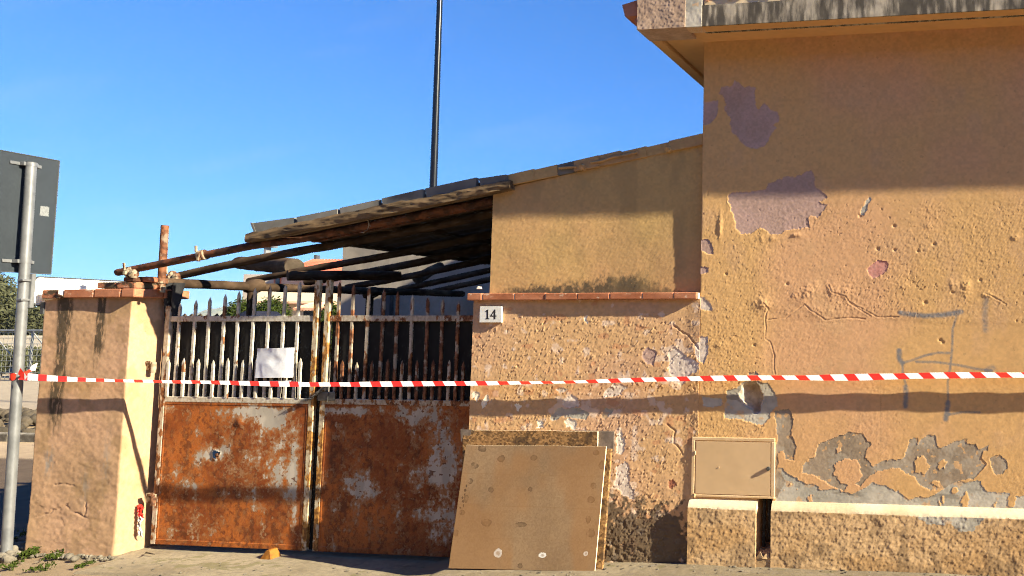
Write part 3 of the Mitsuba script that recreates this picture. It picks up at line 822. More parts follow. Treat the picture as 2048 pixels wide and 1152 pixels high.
# meter cabinet
cab = thing('meter_cabinet', 'beige metal meter cabinet set in the wall above the plinth', 'cabinet')
cx0, cx1, cz0, cz1 = W(1384, 900)[0], W(1550, 930)[0], W(1460, 995)[2], W(1460, 875)[2]
fw = .022
f = [box(cx0, cx1, -.007, .06, cz1 - fw, cz1, .003), box(cx0, cx1, -.010, .06, cz0, cz0 + fw * .7, .003), box(cx0, cx0 + fw, -.0085, .06, cz0 + fw * .7, cz1 - fw, .003), box(cx1 - fw * 1.1, cx1, -.0085, .06, cz0 + fw * .7, cz1 - fw, .003)]
obj('frame', cat_(f), 'm_cabframe', cab)
dx0, dx1, dz0, dz1 = cx0 + fw + .009, cx1 - fw * 1.1 - .004, cz0 + fw * .7 + .005, cz1 - fw - .004
X, Z = grid(dx0, dx1, dz0, dz1, .02)
obj('back', box(cx0 + fw * .5, cx1 - fw * .5, .03, .05, cz0 + .01, cz1 - .01), 'm_hole', cab)
dk = obj('door', sheet(np.stack([X, -.008 - .004 * f2(X, Z, .3, 3, 61) - .0015 * f2(X, Z, .06, 2, 62), Z], -1), .03)[0], 'm_cabinet', cab, smooth=30)
lc = W(1536, 938, -.02)
obj('lock', cat_([tube(line((lc[0], -.006, lc[2]), (lc[0], -.020, lc[2]), 3), .013, 18), tube(line((lc[0], -.019, lc[2]), (lc[0], -.024, lc[2]), 3), .009, 14)]), 'm_steel', dk, smooth=40)
lc2 = W(1437, 935, -.015)
obj('stud', tube(line((lc2[0], -.005, lc2[2]), (lc2[0], -.011, lc2[2]), 3), .004, 8), 'm_cabinet', dk, smooth=40)
for v in (905, 990):
    c = W(1386, v)
    obj('hinge', tube(line((cx0 + fw + .004, -.010, c[2] - .012), (cx0 + fw + .004, -.010, c[2] + .012), 3), .005, 8), 'm_cabframe', cab, smooth=40)

# ------------------------------------------------------------------ the lean-to: lower wall with coping, upper wall, roof on rafters
shed = thing('lean_to', 'ochre lean-to shed with sloping tiled roof on rusty rafters beside the house', 'shed')
WX0, CZ0, CZ1 = -3.425, 1.685, 1.733
X, Z = grid(WX0, XC + .002, -.16, CZ0 + .01, .0043)
u1, v1 = (X + Z * .9), (Z - X * .9)
lowz = np.clip((.45 - Z) / .35, 0, 1)
R = (.95 + 1.3 * lowz) * np.clip(1 + 2.4 * f2(X, Z, .22, 3, 107), .4, 1.7)
R = R * np.where(Z > 1.56, .6, 1.0)
h = .008 * f2(X, Z, .4, 3, 101) + R * (.0016 * f2(X, Z, .012, 2, 102) + .0023 * f2(u1, v1, .030, 3, 103, .013) + .0018 * f2(X, Z, .08, 3, 104))
h += R * .0017 * np.clip(f2(u1, v1, .030, 3, 105, .015) - .12, 0, 1) * 6
h += .006 * np.clip((X - XC + .10) / .10, 0, 1)
h -= lowz * .010 * np.clip(f2(X, Z, .028, 3, 106) - .03, 0, 1) * 3
rz = np.clip(1 + 3 * f2(X, Z, .3, 3, 108), .1, 2) * np.where(Z > 1.58, .35, 1.0)
h -= rz * .0045 * np.clip((f2(u1, v1, .024, 2, 109, .016) - .20) / .10, 0, 1)
h += rz * .0022 * np.clip((f2(u1, v1, .028, 2, 110, .014) - .22) / .10, 0, 1)
h -= .001
CO, CS = (930, 560), 3.6
LPATCH = [
    ('bare_patch', 'm_salt', 'ragged whitish bare patch near the house corner', px([(1465, 525), (1510, 485), (1560, 520), (1600, 555), (1660, 590), (1690, 610), (1670, 650), (1620, 680), (1600, 720), (1560, 760), (1500, 730), (1460, 640), (1470, 590)], CO, CS)),
    ('bare_patch', 'm_salt', None, px([(1645, 470), (1700, 420), (1740, 415), (1740, 480), (1720, 590), (1690, 600), (1660, 540)], CO, CS)),
    ('bare_patch', 'm_mauve', 'reddish bare patch beside the whitish one', px([(1270, 505), (1310, 490), (1380, 520), (1370, 560), (1355, 620), (1300, 590), (1275, 560)], CO, CS)),
    ('bare_patch', 'm_cement', 'grey bare patch crossed by the tape shadow', px([(600, 1005), (650, 935), (760, 915), (830, 930), (900, 970), (870, 1000), (780, 1005), (700, 985), (650, 1010)], CO, CS)),
    ('bare_patch', 'm_cement', None, px([(975, 970), (1010, 930), (1060, 930), (1050, 970), (1000, 1005), (975, 995)], CO, CS)),
    ('bare_patch', 'm_salt', None, px([(700, 860), (760, 820), (820, 860), (830, 900), (760, 915), (705, 900)], CO, CS)),
    ('bare_patch', 'm_salt', None, px([(1000, 800), (1070, 740), (1140, 750), (1175, 790), (1120, 820), (1060, 840), (1000, 850)], CO, CS)),
    ('bare_patch', 'm_salt', None, px([(640, 800), (690, 770), (740, 790), (700, 820)], CO, CS)),
    ('bare_patch', 'm_white', None, px([(345, 900), (380, 885), (410, 915), (370, 940)], CO, CS)),
    ('bare_patch', 'm_white', None, px([(55, 820), (90, 800), (105, 840), (75, 880)], CO, CS)),
    ('bare_patch', 'm_white', None, px([(115, 880), (155, 815), (175, 860), (140, 920), (120, 930)], CO, CS)),
    ('bare_patch', 'm_white', None, px([(510, 1010), (555, 1010), (565, 1060), (520, 1070)], CO, CS)),
    ('bare_patch', 'm_white', None, px([(725, 1005), (800, 1010), (790, 1070), (730, 1060)], CO, CS)),
    ('bare_patch', 'm_white', None, px([(845, 270), (880, 265), (875, 320), (850, 300)], CO, CS)),
    ('bare_patch', 'm_white', None, px([(175, 190), (200, 145), (235, 190), (240, 270), (215, 310), (180, 300)], (1180, 820), 3.468)),
    ('bare_patch', 'm_salt', None, px([(180, 400), (250, 350), (280, 420), (270, 500), (310, 560), (300, 620), (220, 600), (170, 540)], (1180, 820), 3.468)),
    ('bare_brick', 'm_clay', 'bit of red brick showing through the plaster', px([(545, 490), (580, 480), (595, 520), (575, 555), (545, 540)], (1180, 820), 3.468)),
]
cls = np.zeros(X.shape, int)
for k, (nm, mt, lb, poly) in enumerate(LPATCH):
    mk = inside(poly, X, Z, .018, 200 + k, .03) & (cls == 0)
    cls[mk] = k + 1
bare = cls > 0
din, dout = ndimage.distance_transform_edt(bare) * .0043, ndimage.distance_transform_edt(~bare) * .0043
h = np.where(bare, h - .0026 * np.clip(din / .008, 0, 1), h)
for pts_ in ([(1500, 330), (1600, 400), (1690, 500)], [(540, 95), (590, 150), (580, 230), (620, 260), (640, 310)]):
    o_, s_ = (CO, CS) if pts_[0][0] > 1000 else ((1180, 820), 3.468)
    d = seg_d(X + .02 * f2(X, Z, .04, 3, 150), Z + .02 * f2(X, Z, .04, 3, 170), px(pts_, o_, s_))
    h += -.005 * np.exp(-(d / .004) ** 2)
ms = sheet(np.stack([X, -h, Z], -1), .10, cls)
lw = obj('lower_wall', ms[0], 'm_lower', shed, smooth=True)
for k, (nm, mt, lb, poly) in enumerate(LPATCH):
    if k + 1 in ms:
        kk = obj(nm, ms[k + 1], mt, lw, smooth=True)
        if lb:
            tag(kk, lb)
obj('wall_core', box(WX0 + .004, XC - .003, .07, .32, -.3, CZ0), 'm_soffit', shed)
ub = [934, 964, 1028, 1090.5, 1154.5, 1219, 1284, 1347, 1394]
for i, (a, b) in enumerate(zip(ub[:-1], ub[1:])):
    xa, xb = W(a, 588, -.03)[0], W(b, 588, -.03)[0]
    o = rng.uniform(-.003, .003)
    obj('coping_brick', box(xa + .0025, xb - .0025, -.031 + o, .20, CZ0 + rng.uniform(0, .002), CZ1 + rng.uniform(-.002, .002), .005), 'm_brick', lw)
obj('mortar', box(W(940, 588)[0], XC - .004, -.024, .19, CZ0 + .004, CZ1 - .005), 'm_mortar', lw)
obj('mortar_dab', hull(W(958, 578, -.02) + np.array([(-.02, 0, 0), (.02, 0, 0), (.01, .02, 0), (-.01, .0, .018), (.012, .01, .015), (-.015, .02, 0)])), 'm_white', lw, smooth=40)

YU = .030
SX0 = W(983, 480, YU)[0]
p1, p2 = W(1020, 374, YU), W(1400, 290, YU)


def roofline(x):
    return p1[2] + (x - p1[0]) * (p2[2] - p1[2]) / (p2[0] - p1[0])


X, Z = grid(SX0, XC + .03, CZ1 - .006, 3, .005, ztop=roofline)
u1, v1 = (X + Z * .9), (Z - X * .9)
h = .010 * f2(X, Z, .5, 3, 121) + .85 * (.0014 * f2(X, Z, .013, 2, 122) + .0018 * f2(u1, v1, .030, 3, 123, .012) + .0014 * f2(X, Z, .1, 3, 124))
uw = obj('upper_wall', sheet(np.stack([X, YU - h, Z], -1), .12)[0], 'm_shed', shed, smooth=True)
obj('wall_return', hull([(SX0 + .004, .08, CZ1), (SX0 + .004, .30, CZ1), (XC - .002, .08, CZ1), (XC - .002, .30, CZ1), (SX0 + .004, .08, roofline(SX0) - .01), (SX0 + .004, .30, roofline(SX0) - .01), (XC - .002, .08, roofline(XC) - .01), (XC - .002, .30, roofline(XC) - .01)]), 'm_soffit', shed)
# verge tiles along the top of the upper wall
uvt = [1018, 1066, 1112, 1150, 1196, 1238, 1290, 1340, 1404]
for i, (a, b) in enumerate(zip(uvt[:-1], uvt[1:])):
    va, vb = np.interp([a, b], [1018, 1404], [349, 268])
    qa, qb = W(a, va, .0), W(b, vb, .0)
    ba, bb = np.interp([a, b], [1018, 1404], [370, 288])
    la, lb_ = W(a, ba, .0), W(b, bb, .0)
    o, dz = rng.uniform(-.012, .012), rng.uniform(-.006, .004)
    yy = .012 + o
    pts_ = [(qa[0] - .012, yy, qa[2] + dz), (qb[0], yy, qb[2] + dz + .006), (la[0] - .012, yy, la[2]), (lb_[0], yy, lb_[2])]
    obj('verge_tile', hull([p for q in pts_ for p in (q, (q[0], q[1] + .35, q[2] + .0))]), ('m_verge', 'm_verge', 'm_rooftile')[i % 3 if i < 5 else 0], shed)
X, Z = grid(W(1020, 370, .02)[0], XC, 0, 1, .012, ztop=lambda x: roofline(x) + .01)
for u, v, s in ((1165, 335, .05), (1336, 300, .045)):
    c = W(u, v, .0)
    obj('purlin_end', tube([(c[0] + .0, .20, c[2] + .01), (c[0], -.004, c[2] + .005), (c[0] - .001, -.018, c[2])], [s * .42, s * .42, s * .36], 10, .25, int(u)), 'm_verge', shed, smooth=40)
for q in ([(490, 268), (560, 262), (600, 262)], [(690, 235), (760, 225), (830, 200), (900, 188), (980, 170)]):
    pp = [W(960 + a / 3.113, 250 + b / 3.113, .004) for a, b in q]
    obj('mortar_bead', tube(pp, .008, 8, .5, 3), 'm_verge', shed, smooth=40)

# timber edge beam
bm = []
for u, vt, vb in ((491, 469, 485), (560, 452, 471), (640, 436, 455), (720, 420, 439), (800, 403, 423), (880, 388, 406), (960, 371, 390), (1019, 360, 377)):
    bm.append((W(u, vt, -.03), W(u, vb, -.03)))
V, F = [], []
ns = 60
ts = np.linspace(0, len(bm) - 1, ns)
for t in ts:
    i = min(int(t), len(bm) - 2)
    a = bm[i][0] * (1 - t + i) + bm[i + 1][0] * (t - i)
    b = bm[i][1] * (1 - t + i) + bm[i + 1][1] * (t - i)
    nz1, nz2 = meshkit.fbm(np.array([a[0] * 14, 1.0, 0]), 4) - .5, meshkit.fbm(np.array([a[0] * 9, 4.0, 0]), 3) - .5
    for s in np.linspace(0, 1, 7):
        bulge = .006 * math.sin(s * math.pi)
        nn_ = (meshkit.fbm(np.array([a[0] * 16, s * 4, 2.0]), 4) - .5) * .022
        p = a * (1 - s) + b * s
        V.append((p[0], -.03 - bulge + nn_, p[2] + (nz1 * .022 if s < .1 else nz2 * .012 if s > .9 else 0)))
    V.append((b[0], .035, b[2]))
    V.append((a[0], .035, a[2]))
k = 9
for i in range(ns - 1):
    for j in range(k):
        a, b = i * k + j, i * k + (j + 1) % k
        F += [[a, b, b + k], [a, b + k, a + k]]
F += [[0, j + 1, j] for j in range(1, k - 1)] + [[(ns - 1) * k, (ns - 1) * k + j, (ns - 1) * k + j + 1] for j in range(1, k - 1)]
tm = trimesh.Trimesh(np.array(V), np.array(F), process=False)
if tm.volume < 0:
    tm.invert()
tag(obj('edge_beam', tm, 'm_wood', shed, smooth=30), 'weathered timber beam along the front edge of the roof')
# grey edge tiles standing on the beam, each overlapping the next with a gap of light
ed = [(507, 446, 464, 588, 435, 454), (593, 434, 453, 674, 418, 437), (679, 416, 435, 757, 399, 420), (763, 397, 419, 845, 378, 401), (850, 377, 400, 952, 355, 378), (957, 357, 372, 1012, 349, 362)]
for i, (ua, ta, ba, ub_, tb, bb) in enumerate(ed):
    y = -.012 - .004 * (i % 2)
    q = [W(ua, ta, y), W(ub_, tb, y), W(ua + 4, ba, y), W(ub_, bb, y)]
    pts_ = []
    for p in q:
        pts_ += [p, p + np.array([0, .03, 0])]
    obj('edge_tile', hull(pts_), 'm_rooftile', shed)
q = [W(500, 445, -.015), W(505, 446, -.015), W(512, 466, -.015), W(508, 466, -.015)]
obj('edge_tile', hull([p for a in q for p in (a, a + np.array([0, .08, 0]))]), 'm_rooftile', shed)


def zb(x):                                            # underside of the roof
    return 2.150 + (x + 5.22) * .170


RD = 3.4
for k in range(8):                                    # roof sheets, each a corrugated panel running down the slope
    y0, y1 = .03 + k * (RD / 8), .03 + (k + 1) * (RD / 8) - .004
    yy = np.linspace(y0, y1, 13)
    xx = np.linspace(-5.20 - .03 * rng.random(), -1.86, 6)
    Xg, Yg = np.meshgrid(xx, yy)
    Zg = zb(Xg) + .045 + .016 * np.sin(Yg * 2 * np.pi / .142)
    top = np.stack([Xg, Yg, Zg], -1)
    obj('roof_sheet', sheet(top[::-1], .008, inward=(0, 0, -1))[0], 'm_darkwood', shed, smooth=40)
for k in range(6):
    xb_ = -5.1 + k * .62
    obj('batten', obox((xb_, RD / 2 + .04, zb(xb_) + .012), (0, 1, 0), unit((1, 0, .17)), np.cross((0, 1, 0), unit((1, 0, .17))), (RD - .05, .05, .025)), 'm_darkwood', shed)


def zr(x):                                            # axis of the rafters
    return 2.09 + .17 * (x + 5.22)


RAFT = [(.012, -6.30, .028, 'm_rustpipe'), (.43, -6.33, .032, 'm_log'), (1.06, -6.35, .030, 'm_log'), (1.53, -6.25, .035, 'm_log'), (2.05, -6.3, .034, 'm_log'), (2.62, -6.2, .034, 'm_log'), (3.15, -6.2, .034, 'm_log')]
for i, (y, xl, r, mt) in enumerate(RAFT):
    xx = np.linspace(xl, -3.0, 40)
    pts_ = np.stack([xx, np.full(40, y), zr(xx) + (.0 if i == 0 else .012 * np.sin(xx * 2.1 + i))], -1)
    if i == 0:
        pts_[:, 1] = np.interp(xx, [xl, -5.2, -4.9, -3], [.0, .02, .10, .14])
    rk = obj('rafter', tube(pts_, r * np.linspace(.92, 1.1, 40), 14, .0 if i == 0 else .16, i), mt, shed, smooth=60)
    if i == 0:
        tag(rk, 'rusty tube rafter reaching down to the gate pillar')
        for u, v in ((405, 511), ):
            c = W(u, v, .0)
            x_ = c[0]
            z_ = zr(x_)
            ck = obj('clamp', cat_([tube(line((x_ - .022, .0, z_ - .004), (x_ + .022, .0, z_ + .004), 4), .038, 12, .2, 2), bar((x_ - .02, -.03, z_ + .02), (x_ - .025, -.03, z_ + .065), .014, .014), bar((x_ + .01, -.036, z_ - .05), (x_ + .012, -.036, z_ + .02), .016, .02)]), 'm_clamp', rk, smooth=40)
# notched steel bar under the front of the roof
xx = np.linspace(-5.25, -3.33, 2)
pk = obj('steel_bar', bar((-4.85, .16, zr(-4.85) - .005), (-3.32, .16, zr(-3.32) - .005), .03, .045), 'm_rustpipe', shed)
obj('notch', cat_([obox((x_, .135, zr(x_) - .030), unit((1, 0, .17)), (0, 1, 0), unit((-.17, 0, 1)), (.016, .012, .012)) for x_ in np.arange(-4.8, -3.5, .036)]), 'm_rustpipe', pk)
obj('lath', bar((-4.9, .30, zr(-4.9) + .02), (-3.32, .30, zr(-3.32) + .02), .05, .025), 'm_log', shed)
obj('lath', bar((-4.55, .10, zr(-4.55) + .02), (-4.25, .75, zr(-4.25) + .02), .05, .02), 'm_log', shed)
hk = W(735, 450, .02)
obj('wire_hook', tube([hk + np.array(q) for q in ((.0, 0, .04), (.012, 0, .0), (.0, 0, -.035), (-.03, 0, -.055), (-.05, .01, -.05))], .0035, 8), 'm_clamp', shed, smooth=60)
# wall plate log on posts, running back from the pillar
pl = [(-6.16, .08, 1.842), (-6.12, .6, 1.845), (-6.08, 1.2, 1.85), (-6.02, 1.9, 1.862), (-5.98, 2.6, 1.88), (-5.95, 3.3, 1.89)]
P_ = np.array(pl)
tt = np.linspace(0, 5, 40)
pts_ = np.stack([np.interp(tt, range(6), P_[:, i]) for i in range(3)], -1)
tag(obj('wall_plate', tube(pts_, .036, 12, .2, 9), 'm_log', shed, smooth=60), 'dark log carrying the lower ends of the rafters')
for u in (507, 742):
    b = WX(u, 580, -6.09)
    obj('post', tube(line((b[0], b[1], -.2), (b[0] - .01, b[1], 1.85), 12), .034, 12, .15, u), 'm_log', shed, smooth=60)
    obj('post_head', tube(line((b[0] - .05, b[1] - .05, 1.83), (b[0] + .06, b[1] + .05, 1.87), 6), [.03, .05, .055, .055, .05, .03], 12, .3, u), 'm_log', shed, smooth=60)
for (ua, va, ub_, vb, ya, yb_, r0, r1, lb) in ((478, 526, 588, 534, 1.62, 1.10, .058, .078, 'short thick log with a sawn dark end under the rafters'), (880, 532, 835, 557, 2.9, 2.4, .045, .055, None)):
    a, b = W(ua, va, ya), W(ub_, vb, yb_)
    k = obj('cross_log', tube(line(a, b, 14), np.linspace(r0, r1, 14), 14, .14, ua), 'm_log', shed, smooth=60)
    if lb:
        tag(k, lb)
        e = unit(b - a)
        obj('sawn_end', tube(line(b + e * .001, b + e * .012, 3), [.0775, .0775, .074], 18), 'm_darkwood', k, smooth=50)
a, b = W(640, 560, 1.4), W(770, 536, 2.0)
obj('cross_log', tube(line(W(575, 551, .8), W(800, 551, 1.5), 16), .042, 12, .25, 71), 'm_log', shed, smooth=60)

# the yard behind
Xf, Yf = np.meshgrid(np.linspace(-6.9, -1.81, 90), np.linspace(.40, 5.0, 60))
mat('m_dark_floor', plain((.085, .062, .042), (.13, .098, .068), 3, 18, .5), .95)  # dark floor added out of view to cut bounce under the roof
tag(obj('added_yard_floor', sheet(np.stack([Xf, Yf, -.135 + .02 * f2(Xf, Yf, .3, 4, 19)], -1), .05, inward=(0, 0, -1))[0], 'm_dark_floor', smooth=True), 'added dark floor of the yard behind the gate, cutting bounced light', kind='structure')
yw = thing('yard_building', 'grey plastered building in shade behind the gate', 'building')
X0, X1 = W(683, 560, 3.5)[0], 2.0
X, Z = grid(X0, -1.85, -.3, 2.72, .03)
obj('wall', sheet(np.stack([X, 3.5 - .02 * f2(X, Z, .3, 4, 161) - .006 * f2(X, Z, .05, 3, 162), Z], -1), .2)[0], 'm_yardwall', yw, smooth=True)
obj('side_wall', box(X0 + .003, -1.9, 3.6, 5.1, -.3, 2.72), 'm_yardwall', yw)
d0, d1 = W(768, 600, 3.47), W(786, 600, 3.47)
obj('door', box(d0[0], d1[0], 3.42, 3.48, -.1, W(775, 585, 3.47)[2], .006), 'm_door', yw)
pp0, pp1 = W(682, 600, 2.9), W(735, 600, 2.9)
fp = obj('screen_panel', box(pp0[0], pp1[0], 2.9, 2.93, -.1, W(700, 583, 2.9)[2], .004), 'm_fargrey', yw)

# ------------------------------------------------------------------ house number
num = thing('house_number_plate', 'white house number plate reading 14 under the brick coping', 'sign')
a, b = W(960, 645, -.012), W(1005, 613, -.012)
obj('plate', box(a[0], b[0], -.020, -.001, a[2], b[2], .002), 'm_plate', num)


def glyph(poly):
    q = [(930 + x / 3.6, 560 + y / 3.6) for x, y in poly]
    q = [W(*k_, -.02)[[0, 2]] for k_ in q]
    g = trimesh.creation.extrude_polygon(Polygon(q), .0012, engine='earcut')
    V_ = np.array(g.vertices)
    return trimesh.Trimesh(np.stack([V_[:, 0], -.0212 + V_[:, 2] * .9, V_[:, 1]], -1), g.faces[:, ::-1])


obj('numeral', glyph([(146, 226), (160, 214), (167, 214), (167, 274), (176, 277), (176, 282), (148, 282), (148, 277), (157, 274), (157, 228), (148, 231)]), 'm_ink', num)
obj('numeral', cat_([glyph([(217, 213), (219, 213), (219, 282), (208, 282), (208, 232), (192, 255), (219.5, 255.5), (228, 255.5), (228, 263), (183, 263), (183, 257), (212, 213)])]), 'm_ink', num)

# ------------------------------------------------------------------ gate pillar
pil = thing('gate_pillar', 'stout ochre gate pillar with black water streaks and broken brick coping', 'pillar')
PX0, PX1, PD, PZ = -6.925, -6.163, .34, W(230, 594.5, -.032)[2] + .004


def column(x0, x1, y0, y1, z0, z1, step, rc, disp):
    per = []
    def arc(cx, cy, a0):
        return [(cx + rc * math.cos(a0 + t), cy + rc * math.sin(a0 + t)) for t in np.linspace(0, math.pi / 2, 5)]
    corners = arc(x0 + rc, y0 + rc, math.pi) + arc(x1 - rc, y0 + rc, 1.5 * math.pi) + arc(x1 - rc, y1 - rc, 0) + arc(x0 + rc, y1 - rc, .5 * math.pi)
    c = np.array(corners + [corners[0]])
    out = []
    for a, b in zip(c[:-1], c[1:]):
        n_ = max(1, int(np.hypot(*(b - a)) / step))
        out += [a + (b - a) * t / n_ for t in range(n_)]
    out = np.array(out)
    t = np.roll(out, -1, 0) - np.roll(out, 1, 0)
    nrm = np.stack([t[:, 1], -t[:, 0]], -1)
    nrm /= np.linalg.norm(nrm, axis=1, keepdims=True)
    zs = np.linspace(z0, z1, int((z1 - z0) / step))
    m_, n_ = len(zs), len(out)
    P3 = np.stack([np.repeat(out[None, :, 0], m_, 0), np.repeat(out[None, :, 1], m_, 0), np.repeat(zs[:, None], n_, 1)], -1)
    N3 = np.stack([np.repeat(nrm[None, :, 0], m_, 0), np.repeat(nrm[None, :, 1], m_, 0), np.zeros((m_, n_))], -1)
    P3 = P3 + N3 * disp(P3)[..., None]
    i, j = np.meshgrid(np.arange(m_ - 1), np.arange(n_), indexing='ij')
    k_ = (j + 1) % n_
    F_ = np.stack([i * n_ + j, i * n_ + k_, (i + 1) * n_ + k_, (i + 1) * n_ + j], -1).reshape(-1, 4)
    V_ = P3.reshape(-1, 3)
    c1 = len(V_)
    V_ = np.vstack([V_, [[(x0 + x1) / 2, (y0 + y1) / 2, z1]]])
    F_ = np.vstack([F_[:, [0, 1, 2]], F_[:, [0, 2, 3]], np.stack([(m_ - 1) * n_ + np.arange(n_), (m_ - 1) * n_ + (np.arange(n_) + 1) % n_, np.full(n_, c1)], 1)])
    return trimesh.Trimesh(V_, F_, process=False)


def pdisp(P3):
    fb = lambda s, o, sd: meshkit.fbm(P3 / s, o, sd) - .5
    X_, Z_ = P3[..., 0], P3[..., 2]
    lowm = np.clip((.75 - Z_) / .6, 0, 1)
    d = .014 * fb(.45, 3, 1) + .006 * fb(.14, 4, 2) * (.5 + .6 * lowm) + .0024 * fb(.03, 3, 3)
    # flaked skins of plaster: terraced noise
    q = meshkit.fbm(P3 / np.array([.16, .16, .11]), 4, 9)
    d += lowm * .0010 * np.clip((q - .48) / .05, 0, 1) + .0008 * np.clip((meshkit.fbm(P3 / .3, 4, 12) - .5) / .02, 0, 1)
    d += .012 * np.clip((.10 - Z_) / .3, 0, 1)
    front = P3[..., 1] < .03
    for pts_ in ([(430, 740), (440, 800), (425, 850), (450, 865)], [(270, 690), (330, 680), (390, 700)], [(250, 830), (330, 800), (420, 850), (520, 870)], [(160, 860), (260, 820), (340, 790)]):
        dd = seg_d(X_ + .03 * fb(.05, 2, 22), Z_ + .03 * fb(.05, 2, 23), px(pts_, (0, 700), 2.548))
        d -= np.where(front, .0035 * np.exp(-(dd / .005) ** 2) * np.clip(.5 + 4 * fb(.1, 2, 33), 0, 1.5), 0)
    return d


obj('body', column(PX0, PX1, 0, PD, -.2, PZ, .0065, .012, pdisp), 'm_pillar', pil, smooth=True)
YC = -.032
l1 = [(83, 119, 'm_mossy'), (127, 186, 'm_brick'), (188, 240, 'm_brick'), (242.5, 268, 'm_brick')]
za, zb_, zc = W(230, 594.5, YC)[2], W(230, 577.5, YC)[2], W(230, 564, YC)[2]
for i, (a, b, mt) in enumerate(l1):
    x0_, x1_ = W(a, 588, YC)[0], W(b, 588, YC)[0]
    zz = (-.006, -.002, .0, .001)[i]
    obj('coping_brick', box(x0_, x1_, YC + rng.uniform(-.003, .003), .17, za + zz, zb_ + zz, .005), mt, pil)
xr = W(268, 588, YC)[0]
obj('coping_brick', box(xr - .25, xr + .002, .176, .36, za, zb_, .005), 'm_brick', pil)
for a, b, mt in ((192, 230, 'm_mossy'), (231, 268.5, 'm_mossy')):
    x0_, x1_ = W(a, 572, YC)[0], W(b, 572, YC)[0]
    obj('coping_brick', box(x0_, x1_ - .001, YC + .004, .15, zb_ + .003, zc, .006), mt, pil)
obj('coping_brick', box(xr - .12, xr - .006, .156, .26, zb_ + .003, zc + .002, .006), 'm_brick', pil)
obj('coping_brick', obox((xr - .03, .06, zc + .022), unit((1, .4, 0)), unit((-.4, 1, 0)), (0, 0, 1), (.12, .07, .036), .005), 'm_brick', pil)
obj('mortar', box(PX0 + .01, xr - .015, -.018, .30, za + .006, zb_ - .004), 'm_mortar', pil)
mc = W(121, 585, YC)
obj('mortar_dab', hull(mc + np.array([(-.022, 0, -.02), (.02, 0, -.022), (.016, .05, 0), (-.012, -.004, .018), (.014, .01, .02), (-.02, .05, .0), (0, -.012, -.01)])), 'm_white', pil, smooth=40)
md = W(100, 598, YC + .015)
obj('mortar_dab', hull(md + np.array([(-.07, 0, -.012), (.06, 0, .008), (.05, .05, .0), (-.05, -.01, .010), (.0, -.014, .012), (-.06, .05, .0)])), 'm_mortar', pil, smooth=40)
obj('strap', box(PX0 - .022, PX0 + .012, -.01, .03, 1.60, 1.69, .003), 'm_rim', pil)
# tube stub and scaffold clamps on the pillar
stub = thing('rusty_tube', 'upright rusty tube standing on the gate pillar coping', 'pipe')
s0, s1 = W(322, 580, .15), W(330, 451, .15)
obj('tube', tube(line(s0, s1, 10), .024, 16, .03, 3), 'm_stub', stub, smooth=50)
obj('collar', cat_([tube(line(s0 + [0, 0, .05], s0 + [0, 0, .085], 3), .036, 14, .2, 5), tube(line(s0 + [-.03, -.02, .0], s0 + [-.028, -.02, .05], 3), .018, 8, .3, 6), tube(line(s0 + [.035, -.02, -.02], s0 + [.035, -.02, .03], 3), .016, 8, .3, 7)]), 'm_clamp', stub, smooth=40)
obj('base', box(s0[0] - .045, s0[0] + .035, .11, .19, zb_ + .004, s0[2] - .004, .006), 'm_brick', stub)
for (u, v, y, s), lb in (((268, 547, .0, 1.0), 'pale rusted pipe clamp holding the tube rafter on the pillar'), ((352, 555, .36, 1.15), 'rusted pipe clamp on the second rafter beside the upright tube')):
    c = W(u, v, y)
    t = thing('pipe_clamp', lb, 'clamp')
    obj('jaw', cat_([tube(line(c + [-.020 * s, -.012, -.03 * s], c + [-.014 * s, -.012, .045 * s], 5), [.020, .032, .034, .028, .014], 10, .35, 3), tube(line(c + [.024 * s, -.02, -.035 * s], c + [.026 * s, -.02, .03 * s], 5), [.018, .026, .028, .024, .012], 10, .35, 4)]), 'm_clamp', t, smooth=40)
    obj('bolt', cat_([bar(c + [-.03 * s, -.04, .02 * s], c + [-.035 * s, -.045, .075 * s], .012, .012), bar(c + [.02 * s, -.045, -.02 * s], c + [.05 * s, -.045, .01 * s], .012, .012), box(c[0] - .028, c[0] - .004, c[1] - .055, c[1] - .03, c[2] - .012, c[2] + .014, .003)]), 'm_clamp', t)
    obj('foot', box(c[0] - .05 * s, c[0] + .04 * s, c[1] - .03, c[1] + .04, zc + .001 if y < .1 else c[2] - .07, c[2] - .028 * s, .006), 'm_rustpipe', t)
# black cloth hung by the hinge post
xx, zz = np.meshgrid(np.linspace(0, 1, 14), np.linspace(0, 1, 24))
c0, c1 = W(338, 566, .22), W(362, 632, .22)
Pc = np.stack([c0[0] + (c1[0] - c0[0]) * (xx * (1 - .25 * np.sin(zz * 3)) + .1 * zz), .22 - .025 * np.sin(xx * 9 + zz * 2) - .02 * zz, c1[2] - .10 + (c0[2] - c1[2] + .10) * zz], -1)
ck = sheet(Pc, .006)[0]
tag(obj('black_cloth', ck, 'm_cloth', smooth=True), 'crumpled black cloth hanging behind the top of the gate hinge', 'cloth')

